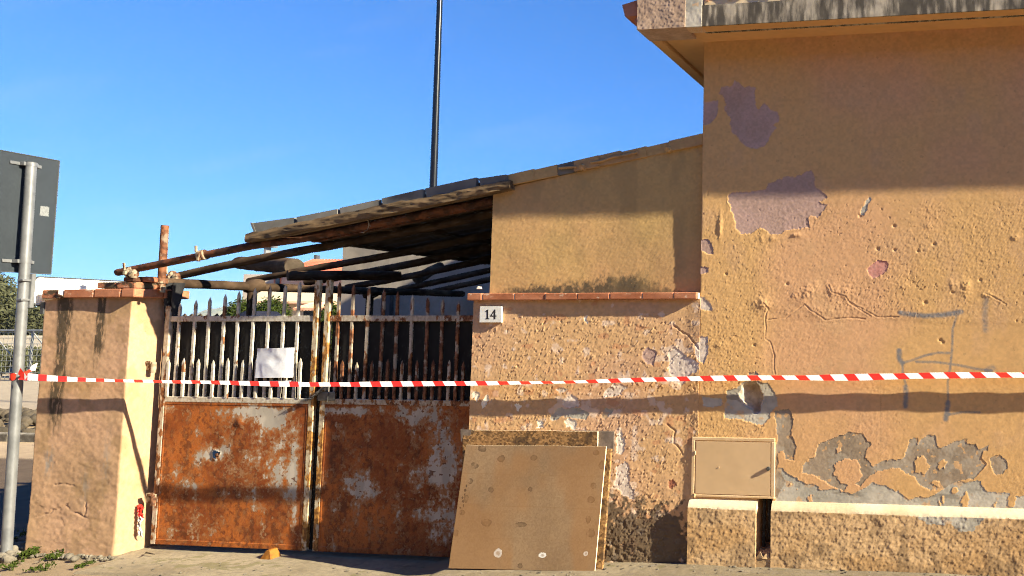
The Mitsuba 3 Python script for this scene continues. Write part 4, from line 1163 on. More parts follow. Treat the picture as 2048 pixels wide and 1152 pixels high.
# ------------------------------------------------------------------ the gate: two leaves
def leafgate(label, hinge_left, xL, xR, ztop_free, panel_mat, bar_mats, frame_mat, longs, tips, shorts, short_top):
    g = thing('gate_leaf', label, 'gate', 'the two gate leaves')
    zbot, zpan, zrail = -.105, .955, 1.545
    w = .042
    # frame: stiles, rails
    zl, zr_ = (1.665, ztop_free) if hinge_left else (ztop_free, 1.60)
    obj('stile', box(xL, xL + w, GY - .009, GY + .02, zbot, zl, .003), frame_mat[0], g)
    obj('stile', box(xR - w, xR, GY - .009, GY + .02, zbot, zr_, .003), frame_mat[1], g)
    a, b = xL + w, xR - w
    obj('top_rail', box(a, b, GY - .004, GY + .012, zrail, zrail + .042, .002), frame_mat[2], g)
    obj('middle_rail', box(a, b, GY - .008, GY + .016, zpan - .012, zpan + .028, .003), frame_mat[2], g)
    obj('bottom_rail', box(a, b, GY - .008, GY + .016, zbot, zbot + .038, .003), panel_mat, g)
    X, Z = grid(a - .004, b + .004, zbot + .03, zpan - .008, .006)
    h_ = .003 * f2(X, Z, .35, 3, int(xL * -7)) + .0011 * f2(X, Z, .05, 2, 5)
    h_ *= np.clip(np.minimum(np.minimum(X - a, b - X), np.minimum(Z - zbot - .04, zpan - .012 - Z)) / .05, 0, 1)
    cl_ = np.zeros(X.shape, int)
    if hinge_left:
        c = W(432, 909, GY)
        d = np.hypot(X - c[0], Z - c[2])
        h_ += -.004 * np.exp(-(d / .09) ** 2)
        for u, v, r_, a_ in ((480, 845, .03, .008), (548, 835, .09, -.004), (520, 930, .2, .003), (400, 1000, .15, -.003)):
            c2 = W(u, v, GY)
            h_ += a_ * np.exp(-(np.hypot(X - c2[0], Z - c2[2]) / r_) ** 2)
    if hinge_left:                                    # a hole rusted through the sheet, its rim torn
        an = np.arctan2(Z - c[2], X - c[0])
        rim = .030 + .006 * np.sin(3 * an + 1) + .003 * np.sin(7 * an)
        cl_ = np.where(d < rim, 1, 0)
        h_ += .006 * np.exp(-((d - rim) / .008) ** 2)
    pk_ = obj('panel', sheet(np.stack([X, GY - .004 - h_, Z], -1), .004, cl_)[0], panel_mat, g, smooth=True)
    # raised folded edge round the panel sheet
    for q in (box(a, b, GY - .0065, GY - .003, zpan - .030, zpan - .0125, .002), box(a + .002, a + .016, GY - .0065, GY - .003, zbot + .04, zpan - .032, .002), box(b - .016, b - .002, GY - .0065, GY - .003, zbot + .04, zpan - .032, .002)):
        obj('edge_strip', q, panel_mat, g)
    if hinge_left:
        c = W(432, 909, GY)
        obj('plug', trimesh.creation.icosphere(2, .017).apply_translation((c[0] + .008, GY + .006, c[2] - .004)), 'm_rustpipe', pk_, smooth=True)
    # pointed bars
    def spike(x, z0, z1, wd, y, lean=0.0):
        hw_, t_ = wd / 2, .006
        pts_ = [(x - hw_, y - t_, z0), (x + hw_, y - t_, z0), (x + hw_, y + t_, z0), (x - hw_, y + t_, z0), (x - hw_ + lean, y - t_, z1 - .035), (x + hw_ + lean, y - t_, z1 - .035), (x + hw_ + lean, y + t_, z1 - .035), (x - hw_ + lean, y + t_, z1 - .035), (x - .0015 + lean, y, z1), (x + .0015 + lean, y, z1)]
        return hull(pts_)
    for i, (u, (ut, vt)) in enumerate(zip(longs, tips)):
        x = W(u, 700, GY)[0]
        zt = W(ut, vt, GY)[2]
        obj('bar', spike(x, zpan + .026, zt, .020, GY + .004, rng.uniform(-.006, .006)), bar_mats[i % len(bar_mats)], g)
    for i, u in enumerate(shorts):
        x = W(u, 760, GY)[0]
        obj('short_bar', spike(x, zpan + .026, short_top + rng.uniform(-.012, .012), .019, GY - .006, rng.uniform(-.004, .004)), bar_mats[(i + 1) % len(bar_mats)], g)
    if not hinge_left:
        obj('gap_shade_strip', box(xL - .06, xL + .01, GY + .022, GY + .028, zbot, zrail, .001), 'm_black', g)  # black strip stands in for the dark gap between the leaves
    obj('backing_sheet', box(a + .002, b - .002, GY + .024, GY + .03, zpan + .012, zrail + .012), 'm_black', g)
    return g


L_long = [353, 384, 413, 443, 472, 502, 532, 562, 591]
L_tip = [(363, 606), (392, 600), (421, 594), (451, 588), (481, 582), (511, 576), (540, 571), (569, 568), (597, 562)]
L_short = [337, 368, 397, 427, 456, 486, 514, 544, 572, 601]
R_long = [672.5, 701, 731, 761, 791, 821, 852, 882, 913]
R_tip = [(680, 563), (709, 568), (739, 572), (769, 577), (799.5, 583), (829, 589), (860, 592), (891, 597), (921, 603)]
R_short = [685, 714, 744, 775, 804, 835, 866, 898, 927]
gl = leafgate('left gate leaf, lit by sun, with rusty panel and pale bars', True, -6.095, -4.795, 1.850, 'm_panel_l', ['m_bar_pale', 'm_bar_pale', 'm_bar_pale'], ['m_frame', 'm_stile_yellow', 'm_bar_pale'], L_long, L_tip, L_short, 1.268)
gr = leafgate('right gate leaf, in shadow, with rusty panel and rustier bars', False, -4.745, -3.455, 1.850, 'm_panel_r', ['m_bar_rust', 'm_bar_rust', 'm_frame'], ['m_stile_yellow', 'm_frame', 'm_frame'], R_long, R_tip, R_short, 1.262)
for i, v in enumerate((735, 1000)):
    c = W(308, v, .14)
    obj('hinge', cat_([tube(line(c + [-.006, 0, -.04], c + [-.006, 0, .04], 4), .017, 10, .2, 2), box(c[0] - .06, c[0] - .008, .13, .16, c[2] - .02, c[2] + .025, .003), box(c[0] - .05, c[0] - .01, .12, .15, c[2] + .03, c[2] + .05, .003)]), 'm_clamp', gl, smooth=40)
bx = W(655, 793, GY)
obj('latch_box', box(bx[0] - .065, bx[0] + .075, GY - .020, GY - .010, bx[2] - .03, bx[2] + .035, .004), 'm_steel', gr)
obj('latch_tab', box(bx[0] + .02, bx[0] + .027, GY - .024, GY - .0205, bx[2] - .04, bx[2] + .03, .002), 'm_steel', gr)
chain = thing('chain', 'short steel chain looped round the meeting stiles of the gate', 'chain')
cp = [W(606, 801, GY - .022), W(622, 797, GY - .026), W(634, 786, GY - .030), W(644, 778, GY - .024)]
for i in range(9):
    t = i / 8 * 3
    k = min(int(t), 2)
    a = cp[k] * (1 - t + k) + cp[k + 1] * (t - k)
    d = unit(cp[k + 1] - cp[k])
    s = np.cross(d, (0, 1, 0)) if i % 2 else np.array([0, 1.0, 0])
    th = np.linspace(0, 2 * np.pi, 15)
    ln = [a + d * .019 * math.cos(q) + s * .0085 * math.sin(q) for q in th]
    obj('link', tube(ln, .0032, 7, caps=False), 'm_steel', chain, smooth=60)
# paper in a sleeve
pap = thing('paper_notice', 'blank white paper sheet tied to the bars of the left gate leaf', 'paper')
c00, c11 = W(510, 756, GY - .03), W(586, 697, GY - .03)
xx, zz = np.meshgrid(np.linspace(0, 1, 36), np.linspace(0, 1, 30))
Xp = c00[0] + (c11[0] - c00[0]) * xx
Zp = c00[2] + (c11[2] - c00[2]) * zz + .006 * xx
Yp = GY - .026 + .0016 * np.abs(f2(Xp, Zp, .07, 2, 207)) * 4 - .010 * np.sin(xx * 3.0) - .006 * (f2(Xp, Zp, .12, 2, 201) * 2) - .004 * np.abs(zz - .35 - .6 * xx) - .004 * np.abs(zz - .9 + .8 * xx) + .012 * np.clip(xx - .86, 0, 1) * 7
obj('sheet', sheet(np.stack([Xp, Yp, Zp], -1), .0012)[0], 'm_paper', pap, smooth=True)
obj('lower_edge', sheet(np.stack([c00[0] - .006 + (c11[0] - c00[0] - .01) * xx, GY - .016 - .004 * np.sin(xx * 3), c00[2] - .040 + .016 * zz + .008 * xx], -1), .001)[0], 'm_paper', pap, smooth=True)
# yellow chock
yk = thing('wedge', 'small yellow wedge under the left gate leaf', 'wedge')
wz = zg(-5.1)
wc = W(538, 1106, .10)
obj('body', hull([(wc[0] - .045, .075, wz), (wc[0] + .04, .075, wz), (wc[0] - .012, .09, wz + .058), (wc[0] + .012, .09, wz + .058), (wc[0] - .045, .16, wz), (wc[0] + .04, .16, wz), (wc[0] - .012, .15, wz + .06), (wc[0] + .012, .15, wz + .06)]), 'm_yellow', yk)

# ------------------------------------------------------------------ boards leaning on the wall
def plank(name, label, tl, tr, br, bl, thick, mt, edge_mt):
    t = thing(name, label, 'board', None)
    q = np.array([tl, tr, br, bl])
    nrm = unit(np.cross(q[1] - q[0], q[3] - q[0]))
    if nrm[1] > 0:
        nrm = -nrm
    back = q - nrm * thick
    m_ = hull(np.vstack([q, back]))
    obj('face', hull(np.vstack([q, q - nrm * .0015])), mt, t)
    obj('core', hull(np.vstack([q - nrm * .0017, back])), edge_mt, t)
    return t


zb0 = zg(-3.4)
plank('fibre_board', 'front brown fibre panel with round stains leaning on the wall', W(932, 890, -.085), W(1212, 893, -.085), W(1189, 1143, -.172), W(897, 1136.5, -.17), .012, 'm_hard', 'm_paleedge')
plank('chipboard', 'chipboard panel directly behind the stained fibre panel', W(940, 893, -.055), W(1222, 898, -.058), W(1204, 1140, -.140), W(905, 1133, -.14), .022, 'm_chip', 'm_chipedge')
plank('chipboard', 'tallest dark chipboard panel behind the other leaning boards', W(926, 860, -.028), W(1195, 863, -.028), W(1190, 1130, -.075), W(920, 1124, -.075), .012, 'm_chip', 'm_paleedge')
plank('board_offcut', 'small grey board end beside the dark panel top right', W(1150, 861, -.012), W(1228, 863, -.012), W(1227, 903, -.016), W(1150, 903, -.016), .009, 'm_oldboard', 'm_oldboard')
nb = W(921, 864, -.04)
ob = thing('board_scrap', 'torn board scrap at the top left of the leaning boards', 'scrap')
obj('body', hull([W(921, 858, -.03), W(943, 859, -.03), W(942, 869, -.03), W(929, 872, -.03), W(922, 884, -.03), W(921, 858, -.018), W(943, 859, -.018), W(929, 872, -.018), W(922, 884, -.018)]), 'm_oldboard', ob)

# ------------------------------------------------------------------ red and white tape
def strip(path, cross, label=None, name='tape', parent=None, mt='m_tape'):
    path = np.asarray(path, float)
    cross = np.asarray(cross, float)
    n_ = len(path)
    s = np.concatenate([[0], np.cumsum(np.linalg.norm(np.diff(path, axis=0), axis=1))])
    V_, U_ = [], []
    wdt = np.linalg.norm(cross, axis=1)
    for k_ in range(5):
        f_ = k_ / 4 - .5
        V_.append(path + cross * f_)
        U_.append(np.stack([s, .05 * (f_ + .5) * np.ones(n_)], -1))
    V_, U_ = np.array(V_), np.array(U_)
    idx = np.arange(5 * n_).reshape(5, n_)
    q = np.stack([idx[:-1, :-1], idx[:-1, 1:], idx[1:, 1:], idx[1:, :-1]], -1).reshape(-1, 4)
    F_ = np.vstack([q[:, [0, 1, 2]], q[:, [0, 2, 3]]])
    return obj(name, trimesh.Trimesh(V_.reshape(-1, 3), F_, process=False), mt, parent, smooth=True, uv=U_.reshape(-1, 2))


tape = thing('barrier_tape', 'red and white striped barrier tape stretched across the pillar, gate and house', 'tape')
tu = np.array([40, 140, 250, 320, 470, 620, 760, 900, 1010, 1100, 1250, 1400, 1550, 1700, 1900, 2048, 2150])
tv = np.array([752, 758, 762, 764, 766, 768, 768.5, 768, 766, 764, 760.5, 758, 755, 754, 751.5, 750, 748])
th_ = np.array([11, 8, 5, 5, 7, 9, 10, 9, 5.5, 5, 7, 8.5, 10, 11, 11, 12, 12])          # seen height, pixels
ty = np.array([-.085, -.06, -.055, -.05, -.05, -.05, -.05, -.05, -.05, -.05, -.05, -.05, -.05, -.05, -.05, -.05, -.05])
uu = np.linspace(40, 2900, 320)
path, cross = [], []
for u in uu:
    v, t_, y_ = np.interp(u, tu, tv), np.interp(u, tu, th_), np.interp(u, tu, ty)
    t_ *= 1 + .22 * math.sin(u * .021) * math.sin(u * .0063 + 1)
    v += .9 * math.sin(u * .0121 + .5)
    a, b = W(u, v - t_ / 2, y_), W(u, v + t_ / 2, y_)
    path.append(W(u, v, y_) + np.array([0, .0015 * math.sin(u * .05), 0]))
    dz = (a[2] - b[2])
    cross.append((0, .024 + .003 * math.sin(u * .013), dz + .001))
obj_t = strip(path, cross, name='band', parent=tape)
# loop round the post, with its loose tail
PXB, PYB = W(33, 760, -.07)[0], -.07
a = np.linspace(0, 2 * np.pi, 24)
lp = np.stack([PXB + .036 * np.cos(a), PYB + .036 * np.sin(a), 1.150 + .012 * np.sin(a)], -1)
strip(lp, np.tile([0, 0, .05], (24, 1)), name='knot', parent=tape)
tl = [W(44, 748, -.11), W(52, 742, -.10), W(62, 738, -.07), W(74, 733, -.02)]
strip(np.array([np.array(tl[0]) * (1 - t) + np.array(tl[-1]) * t + [0, .01 * math.sin(6 * t), 0] for t in np.linspace(0, 1, 10)]), np.array([(0.0, .01, .02 + .035 * t) for t in np.linspace(0, 1, 10)]), name='tail', parent=tape)
strip(np.array([W(38, 742, -.125) * (1 - t) + W(52, 757, -.12) * t for t in np.linspace(0, 1, 8)]), np.array([(.02, .0, .045 - .02 * t) for t in np.linspace(0, 1, 8)]), name='tail', parent=tape)
# crumpled scrap of tape hung by the hinge
sc = thing('tape_scrap', 'crumpled scrap of red and white tape stuck between pillar and gate foot', 'tape')
mat('m_redplastic', (.70, .03, .02), .35)


PRX = W(280, 1050, .12)[0]


def print_c(p, n, uv):
    k = smoothstep(.52, .58, noise(p.x * 60, p.z * 75, 2.0)) * smoothstep(.014, .010, dr.abs(p.x - PRX)) * .6
    return mix((.72, .70, .68), (.05, .05, .055), k)


mat('m_printed', print_c, .4)
for (u0_, v0_, u1_, v1_, mt, nm) in ((272, 1012, 288, 1034, 'm_redplastic', 'red_fold'), (273, 1032, 286, 1072, 'm_printed', 'white_fold')):
    q0, q1 = W(u0_, v1_, .12), W(u1_, v0_, .12)
    xx, zz = np.meshgrid(np.linspace(0, 1, 10), np.linspace(0, 1, 18))
    Xs = q0[0] + (q1[0] - q0[0]) * (.5 + (xx - .5) * (.75 + .25 * np.cos(zz * 5))) + .004 * np.sin(zz * 9)
    Zs = q0[2] + (q1[2] - q0[2]) * zz + .01 * np.sin(xx * 5)
    obj(nm, sheet(np.stack([Xs, .12 + .010 * np.sin(xx * 9 + zz * 4) + .004 * np.cos(zz * 21), Zs], -1), .003)[0], mt, sc, smooth=True)
tw = [W(243, 828, -.05), W(252, 880, .02), W(262, 945, .07), W(272, 1005, .045), W(276, 1018, .05)]

# ------------------------------------------------------------------ traffic sign seen from behind
sg = thing('road_sign', 'dark grey back of a square road sign on a galvanised post', 'sign')
pt, pb = W(63, 326, -.07), W(12, 1118, -.07)
obj('post', tube(line(pt, pb, 10), .030, 24), 'm_galv', sg, smooth=50)
obj('post_cap', tube(line(pt + [0, 0, .0005], pt + [0, 0, .006], 2), .028, 20), 'm_rim', sg, smooth=40)
sx_ = pt[0] - .046
e = [WX(118, 322, sx_), WX(103, 548, sx_)]
y1 = (e[0][1] + e[1][1]) / 2
z1, z0 = e[0][2], e[1][2]


def sxz(z):
    return sx_ + .0


pk = obj('plate', box(sx_ - .014, sx_, y1 - .58, y1, z0, z1, .003), 'm_signback', sg)
obj('rim', cat_([box(sx_ - .016, sx_ + .004, y1 - .006, y1 + .002, z0, z1, .002), box(sx_ - .016, sx_ + .004, y1 - .58, y1, z1 - .002, z1 + .005, .002), box(sx_ - .016, sx_ + .004, y1 - .58, y1, z0 - .005, z0 + .002, .002)]), 'm_rim', pk)
for v in (329, 524):
    c = WX(62, v, pt[0])
    z_ = c[2]
    xp = pt[0] + (pb[0] - pt[0]) * (pt[2] - z_) / (pt[2] - pb[2])
    th2 = np.linspace(-.5 * np.pi, .5 * np.pi, 10)
    obj('clamp', cat_([tube(line((xp, -.07, z_ - .014), (xp, -.07, z_ + .014), 3), .0335, 20), box(sx_ + .001, xp, -.115, -.100, z_ - .014, z_ + .014, .002), box(sx_ + .001, xp, -.040, -.025, z_ - .014, z_ + .014, .002), box(sx_ + .001, sx_ + .010, -.17, .02, z_ - .012, z_ + .012, .002)]), 'm_galv', sg, smooth=40)


def sticker_c(p, n, uv):
    c = mi.Color3f(.20, .21, .215)
    ln = smoothstep(.5, .6, noise(p.y * 260, dr.floor(p.z * 110) * 3.3, 1.0)) * smoothstep(.2, .4, dr.abs(p.z * 110 - dr.floor(p.z * 110) - .5) * 2)
    return mix(c, (.12, .12, .13), ln * .8)


mat('m_sticker', sticker_c, .5)
st = [WX(79, 431, sx_), WX(98, 414, sx_)]
tag(obj('sticker', box(sx_ + .001, sx_ + .0022, st[0][1], st[1][1], st[0][2], st[1][2]), 'm_sticker', pk), 'small pale printed sticker')
# white sign plate on the same post, edge on the pillar
ws = thing('white_sign', 'white rounded sign plate with grey rim on the galvanised post', 'sign')
wx = -6.975
a, b = WX(66, 553, wx), WX(80, 611, wx)
y0_, z1_, z0_ = -.035, a[2], b[2]
rp = Polygon([(y0_, z0_), (.62, z0_), (.62, z1_), (y0_, z1_)]).buffer(-.035).buffer(.035, 8)


def plate_x(poly, x0_, x1_):
    m_ = trimesh.creation.extrude_polygon(poly, x1_ - x0_, engine='earcut')
    V_ = np.array(m_.vertices)
    return trimesh.Trimesh(np.stack([x0_ + V_[:, 2], V_[:, 0], V_[:, 1]], -1), m_.faces)


obj('plate', plate_x(rp, wx - .004, wx), 'm_signwhite', ws)
obj('rim', plate_x(rp.buffer(.005).difference(rp.buffer(-.004)), wx - .007, wx + .004), 'm_rim', ws)
obj('bracket', box(wx - .035, wx + .006, -.055, -.030, z0_ - .02, z1_ + .02, .003), 'm_galv', ws)
obj('bracket_strap', cat_([box(wx - .05, wx + .0, -.105, -.028, z_ - .008, z_ + .008, .002) for z_ in (z0_ + .04, z1_ - .03)]), 'm_galv', ws)

# ------------------------------------------------------------------ lamp post behind
lp_ = thing('street_lamp', 'tall black lamp post rising behind the lean-to roof', 'lamp post')
a, b = W(866.5, 375, 8.0), W(879.5, 0, 8.0)
d = (b - a) / (b[2] - a[2])
p_ = lambda z: a + d * (z - a[2])
obj('pole', tube([p_(z) for z in (-.2, 1, 3, 5, 7.5, 9.0)], [.075, .075, .068, .060, .050, .044], 24), 'm_lamp', lp_, smooth=50)
tp = p_(9.0)
obj('arm', tube([tp, tp + [.0, -.3, .15], tp + [0, -.9, .22]], .035, 12), 'm_lamp', lp_, smooth=50)
obj('head', hull(np.array([tp + [x, y, z] for x in (-.12, .12) for y in (-1.5, -.85) for z in (.20, .27)])), 'm_lamp', lp_)

# ------------------------------------------------------------------ far house and greenery behind the gate
FY = 30.0
fh = thing('far_house', 'cream house with red tiled roof and balcony seen beyond the gate', 'house')


def fb_(u0, v0, u1, v1, y0, y1, b=.0):
    a, c = W(u0, v1, y0), W(u1, v0, y0)
    return box(a[0], c[0], y0, y1, a[2], c[2], b)


gz = W(600, 690, FY)
obj('wall', fb_(520, 548, 760, 606, FY + 1.2, FY + 8), 'm_fargrey', fh)
obj('wall', fb_(505, 604, 760, 668, FY + .8, FY + 8), 'm_farwall', fh)
bl = obj('balcony', fb_(508, 582, 700, 604, FY - .6, FY - .4, .02), 'm_farwall', fh)
obj('balcony_floor', fb_(506, 603.5, 702, 608, FY - .7, FY + 1.15, .02), 'm_awning', fh)
for u0_, u1_ in ((570, 582), (640, 652)):
    wk = obj('window', fb_(u0_, 556, u1_, 582, FY + 1.12, FY + 1.195), 'm_farroof', fh)
    obj('pane', fb_(u0_ + 2, 558, u1_ - 2, 582, FY + 1.08, FY + 1.115), 'm_glass_dark', wk)
# roof with rows of pan tiles
a, b = W(577, 549, FY + .7), W(700, 549, FY + .7)
rtop = W(600, 519, FY + 3.0)[2]
rk = obj('roof', hull([(a[0], FY + .7, a[2]), (b[0], FY + .7, a[2]), (a[0], FY + 3.2, rtop - .12), (b[0] + .2, FY + 3.2, rtop - .12), (a[0], FY + 6, a[2]), (b[0], FY + 6, a[2])]), 'm_farroof', fh)
nt = 22
for k in range(nt):
    x = a[0] + (k + .5) * (b[0] - a[0]) / nt
    obj('roof_tile', tube(line((x, FY + .62, a[2] + .04), (x, FY + 3.2, rtop - .08), 4), .10, 8), 'm_farroof', rk, smooth=60)
obj('chimney', fb_(662, 511, 667, 524, FY + 3.3, FY + 3.6), 'm_rim', rk)
obj('chimney', cat_([fb_(579, 496, 584, 524, FY + 3.3, FY + 3.7), fb_(577, 490, 590, 497, FY + 3.2, FY + 3.8)]), 'm_tank', rk)
# tiled canopy
a, b = W(560, 618, FY - 2.2), W(700, 618, FY - 2.2)
ztop_ = W(600, 606, FY - .8)[2]
for k in range(26):
    x = a[0] + (k + .5) * (b[0] - a[0]) / 26
    obj('canopy_tile', tube(line((x, FY - 2.3, a[2]), (x, FY - .75, ztop_), 3), .085, 8), 'm_awning', fh, smooth=60)
obj('canopy_slab', hull([(a[0], FY - 2.1, a[2] - .08), (b[0], FY - 2.1, a[2] - .08), (a[0], FY - .72, ztop_ - .10), (b[0], FY - .72, ztop_ - .10), (a[0], FY - .72, ztop_ - .3), (b[0], FY - .72, ztop_ - .3)]), 'm_farroof', fh)
obj('porch_arch', fb_(612, 622, 650, 668, FY + .7, FY + .79), 'm_glass_dark', fh)


C_ = W(600, 600, FY)
FM = T().translate([C_[0], FY, 0]).rotate([0, 0, 1], 13).translate([-C_[0], -FY, 0])
for k in [k for k in scene if k.startswith(fh + '__')]:
    scene[k]['to_world'] = FM


def leaves(centres, n, size, seed, flat=.6):
    """n leaf quads scattered through ellipsoids (x, y, z, rx, ry, rz)."""
    r = np.random.default_rng(seed)
    vol = np.array([c[3] * c[4] * c[5] for c in centres])
    pick = r.choice(len(centres), n, p=vol / vol.sum())
    C = np.array(centres)[pick]
    d = r.normal(size=(n, 3))
    d /= np.linalg.norm(d, axis=1, keepdims=True)
    rad = r.random(n) ** .45
    P0 = C[:, :3] + d * C[:, 3:] * rad[:, None] * (.75 + .5 * r.random((n, 1)))
    a_ = r.normal(size=(n, 3))
    a_ /= np.linalg.norm(a_, axis=1, keepdims=True)
    b_ = np.cross(a_, r.normal(size=(n, 3)))
    b_ /= np.linalg.norm(b_, axis=1, keepdims=True)
    s = size * (.6 + .8 * r.random((n, 1)))
    V_ = np.stack([P0 - a_ * s, P0 + b_ * s * flat * .5, P0 + a_ * s, P0 - b_ * s * flat * .5], 1).reshape(-1, 3)
    i = np.arange(n)[:, None] * 4
    F_ = np.vstack([i + [0, 1, 2], i + [0, 2, 3]])
    return trimesh.Trimesh(V_, F_, process=False)


def shrub(name, label, cat, u0_, u1_, vt, y, zbase, n, size, mt, seed, group=None, trunk='m_bark', depth=1.0):
    t = thing(name, label, cat, group)
    a_, b_ = W(u0_, vt, y), W(u1_, vt, y)
    cx_, w_, zt = (a_[0] + b_[0]) / 2, (b_[0] - a_[0]) / 2, a_[2]
    r = random.Random(seed)
    hgt = zt - zbase
    cs = []
    for k_ in range(11):
        f_ = r.uniform(-1, 1)
        rr = r.uniform(.28, .5)
        cs.append((cx_ + f_ * w_ * .72, y + r.uniform(-.5, .5) * w_ * depth, zbase + hgt * (r.uniform(.35, .9 - .25 * f_ * f_) - .06), w_ * rr, w_ * rr * depth, hgt * rr * .55))
    cs.append((cx_, y, zt - hgt * .2, w_ * .5, w_ * .5 * depth, hgt * .2))
    obj('crown', leaves(cs, n, size, seed), mt, t)
    for k_ in range(3):
        tx = cx_ + r.uniform(-.3, .3) * w_
        obj('trunk' if k_ == 0 else 'limb', tube(line((cx_ + .05 * k_, y, zbase - .2), (tx, y + r.uniform(-.2, .2), zbase + hgt * .7), 8), np.linspace(.06, .02, 8) * (.5 + hgt / 4), 8, .2, k_), trunk, t, smooth=60)
    return t


zf = -.15
shrub('shrub', 'green leafy shrub left of the far house behind the gate bars', 'shrub', 440, 526, 601, 18.0, zf, 42000, .065, 'm_hedge', 11)
shrub('shrub', 'green leafy shrub in front of the far house, between the left gate bars', 'shrub', 498, 594, 598, 17.0, zf, 42000, .065, 'm_hedge', 12)
shrub('shrub', 'small green shrub right of the meeting stiles of the gate', 'shrub', 636, 694, 606, 17.5, zf, 30000, .06, 'm_hedge', 13)
nv = thing('dark_tarpaulin', 'dark blue tarpaulin hump behind the left gate leaf', 'tarpaulin')
q0, q1 = W(444, 640, 12), W(480, 640, 12)
zt = W(460, 621, 12)[2]
xx, yy = np.meshgrid(np.linspace(-1, 1, 20), np.linspace(-1, 1, 16))
Zt = zt * np.clip(1.04 - .25 * np.abs(xx) ** 3 - .3 * np.abs(yy) ** 3, .0, 1) + .02 * f2(xx, yy, .4, 3, 5)
Zt = np.where((np.abs(xx) > .99) | (np.abs(yy) > .99), -.2, Zt)
obj('cover', sheet(np.stack([(q0[0] + q1[0]) / 2 + xx * (q1[0] - q0[0]) / 2, 12.8 + yy * .8, Zt], -1), 0.0)[0], 'm_navy', nv, smooth=40)
# rows of dark pointed pickets behind the rail
pf = thing('picket_row', 'row of dark slanting pickets behind the left gate leaf', 'fence')
for i, u in enumerate((366, 380, 397, 413, 430, 441)):
    c = W(u, 632, 1.0)
    obj('picket', hull([c + np.array(q) for q in ((-.022, 0, -.30), (.022, 0, -.30), (.022, .02, -.30), (-.022, .02, -.30), (-.012, 0, .0), (.02, 0, .025), (.022, .02, .0), (-.014, .02, -.02))]), 'm_darkwood', pf)
obj('rail', box(W(350, 640, 1.0)[0], W(450, 640, 1.0)[0], 1.022, 1.05, 1.36, 1.40), 'm_darkwood', pf)
for u in (357, 446):
    xq = W(u, 640, 1.0)[0]
    obj('post', box(xq - .02, xq + .02, 1.052, 1.09, -.2, 1.45), 'm_darkwood', pf)

# ------------------------------------------------------------------ unseen row house added behind the camera to block low sky from the facade
oh = thing('added_blocker_house', 'added unseen ochre row house across the street, blocking low sky from the facade', 'house')
obj('wall', box(-26, 22, -17, -10.0, -.3, 6.4), 'm_soffit', oh)
obj('roof', hull([(-26.3, -17.4, 6.405), (22.3, -17.4, 6.405), (-26.3, -9.6, 6.405), (22.3, -9.6, 6.405), (-26.3, -13.5, 7.9), (22.3, -13.5, 7.9)]), 'm_clay', oh)
for k in range(9):
    wk = obj('window', box(-23.5 + k * 5, -22.3 + k * 5, -10.06, -9.95, 3.6, 5.2, .01), 'm_oldboard', oh)
    obj('door' if k % 2 else 'shutter', box(-23.5 + k * 5, -22.3 + k * 5, -10.06, -9.95, -.2 if k % 2 else .9, 2.2, .01), 'm_oldboard', oh)

# ------------------------------------------------------------------ left background: fence, trees, clods
FN = 15.0
fe = thing('mesh_fence', 'grey wire mesh fence across the far side of the road', 'fence')
x0_, x1_ = W(-60, 660, FN)[0], W(330, 660, FN)[0]
zt, zb2 = W(30, 661, FN)[2], -.12
obj('top_rail', tube(line((x0_, FN, zt), (x1_, FN, zt), 3), .03, 8), 'm_wire', fe, smooth=60)
obj('wire', cat_([tube(line((x0_, FN, z_), (x1_, FN, z_), 2), .008, 4) for z_ in np.linspace(zb2 + .05, zt - .06, 9)] +
                 [tube(line((x_, FN + .012, zb2), (x_, FN + .012, zt), 2), .006, 4) for x_ in np.arange(x0_, x1_, .16)]), 'm_wire', fe)
labels[fe + '__wire'] = {'kind': 'stuff'}
for u in (-20, 62, 150, 240, 320):
    xq = W(u, 660, FN)[0]
    obj('post', tube(line((xq, FN + .05, -.3), (xq, FN + .05, zt + .02), 3), .035, 8), 'm_wire', fe, smooth=60)
    obj('brace', tube(line((xq, FN + .06, zt - .05), (xq + (.45 if u < 100 else .6), FN + .25, zt - .75), 3), .02, 8), 'm_wire', fe, smooth=60)
tg = 'olive green trees beyond the mesh fence'
shrub('olive_tree', 'olive tree at the left edge behind the sign post', 'tree', -90, 62, 552, 20.0, zf, 26000, .085, 'm_olive', 31, depth=.8)
shrub('olive_tree', 'olive tree low between the sign post and the gate pillar', 'tree', 38, 150, 606, 19.0, zf, 16000, .085, 'm_olive', 32, depth=.8)
shrub('olive_tree', 'olive tree hidden mostly behind the gate pillar', 'tree', 130, 300, 600, 21.0, zf, 16000, .085, 'm_olive', 33, depth=.8)
for i, (u0_, u1_, vt, y, lb) in enumerate(((-30, 40, 690, 16.2, 'grey green bush low behind the fence, left of the sign post'), (30, 110, 694, 16.5, 'grey green bush low behind the fence, right of the sign post'))):
    shrub('bush', lb, 'bush', u0_, u1_, vt, y, zf, 6000, .06, 'm_olive', 41 + i)
pw = thing('pale_wall', 'low whitish wall behind the mesh fence', 'wall')
obj('body', fb_(-80, 672, 300, 716, 17.6, 17.8, .01), 'm_farwall', pw)
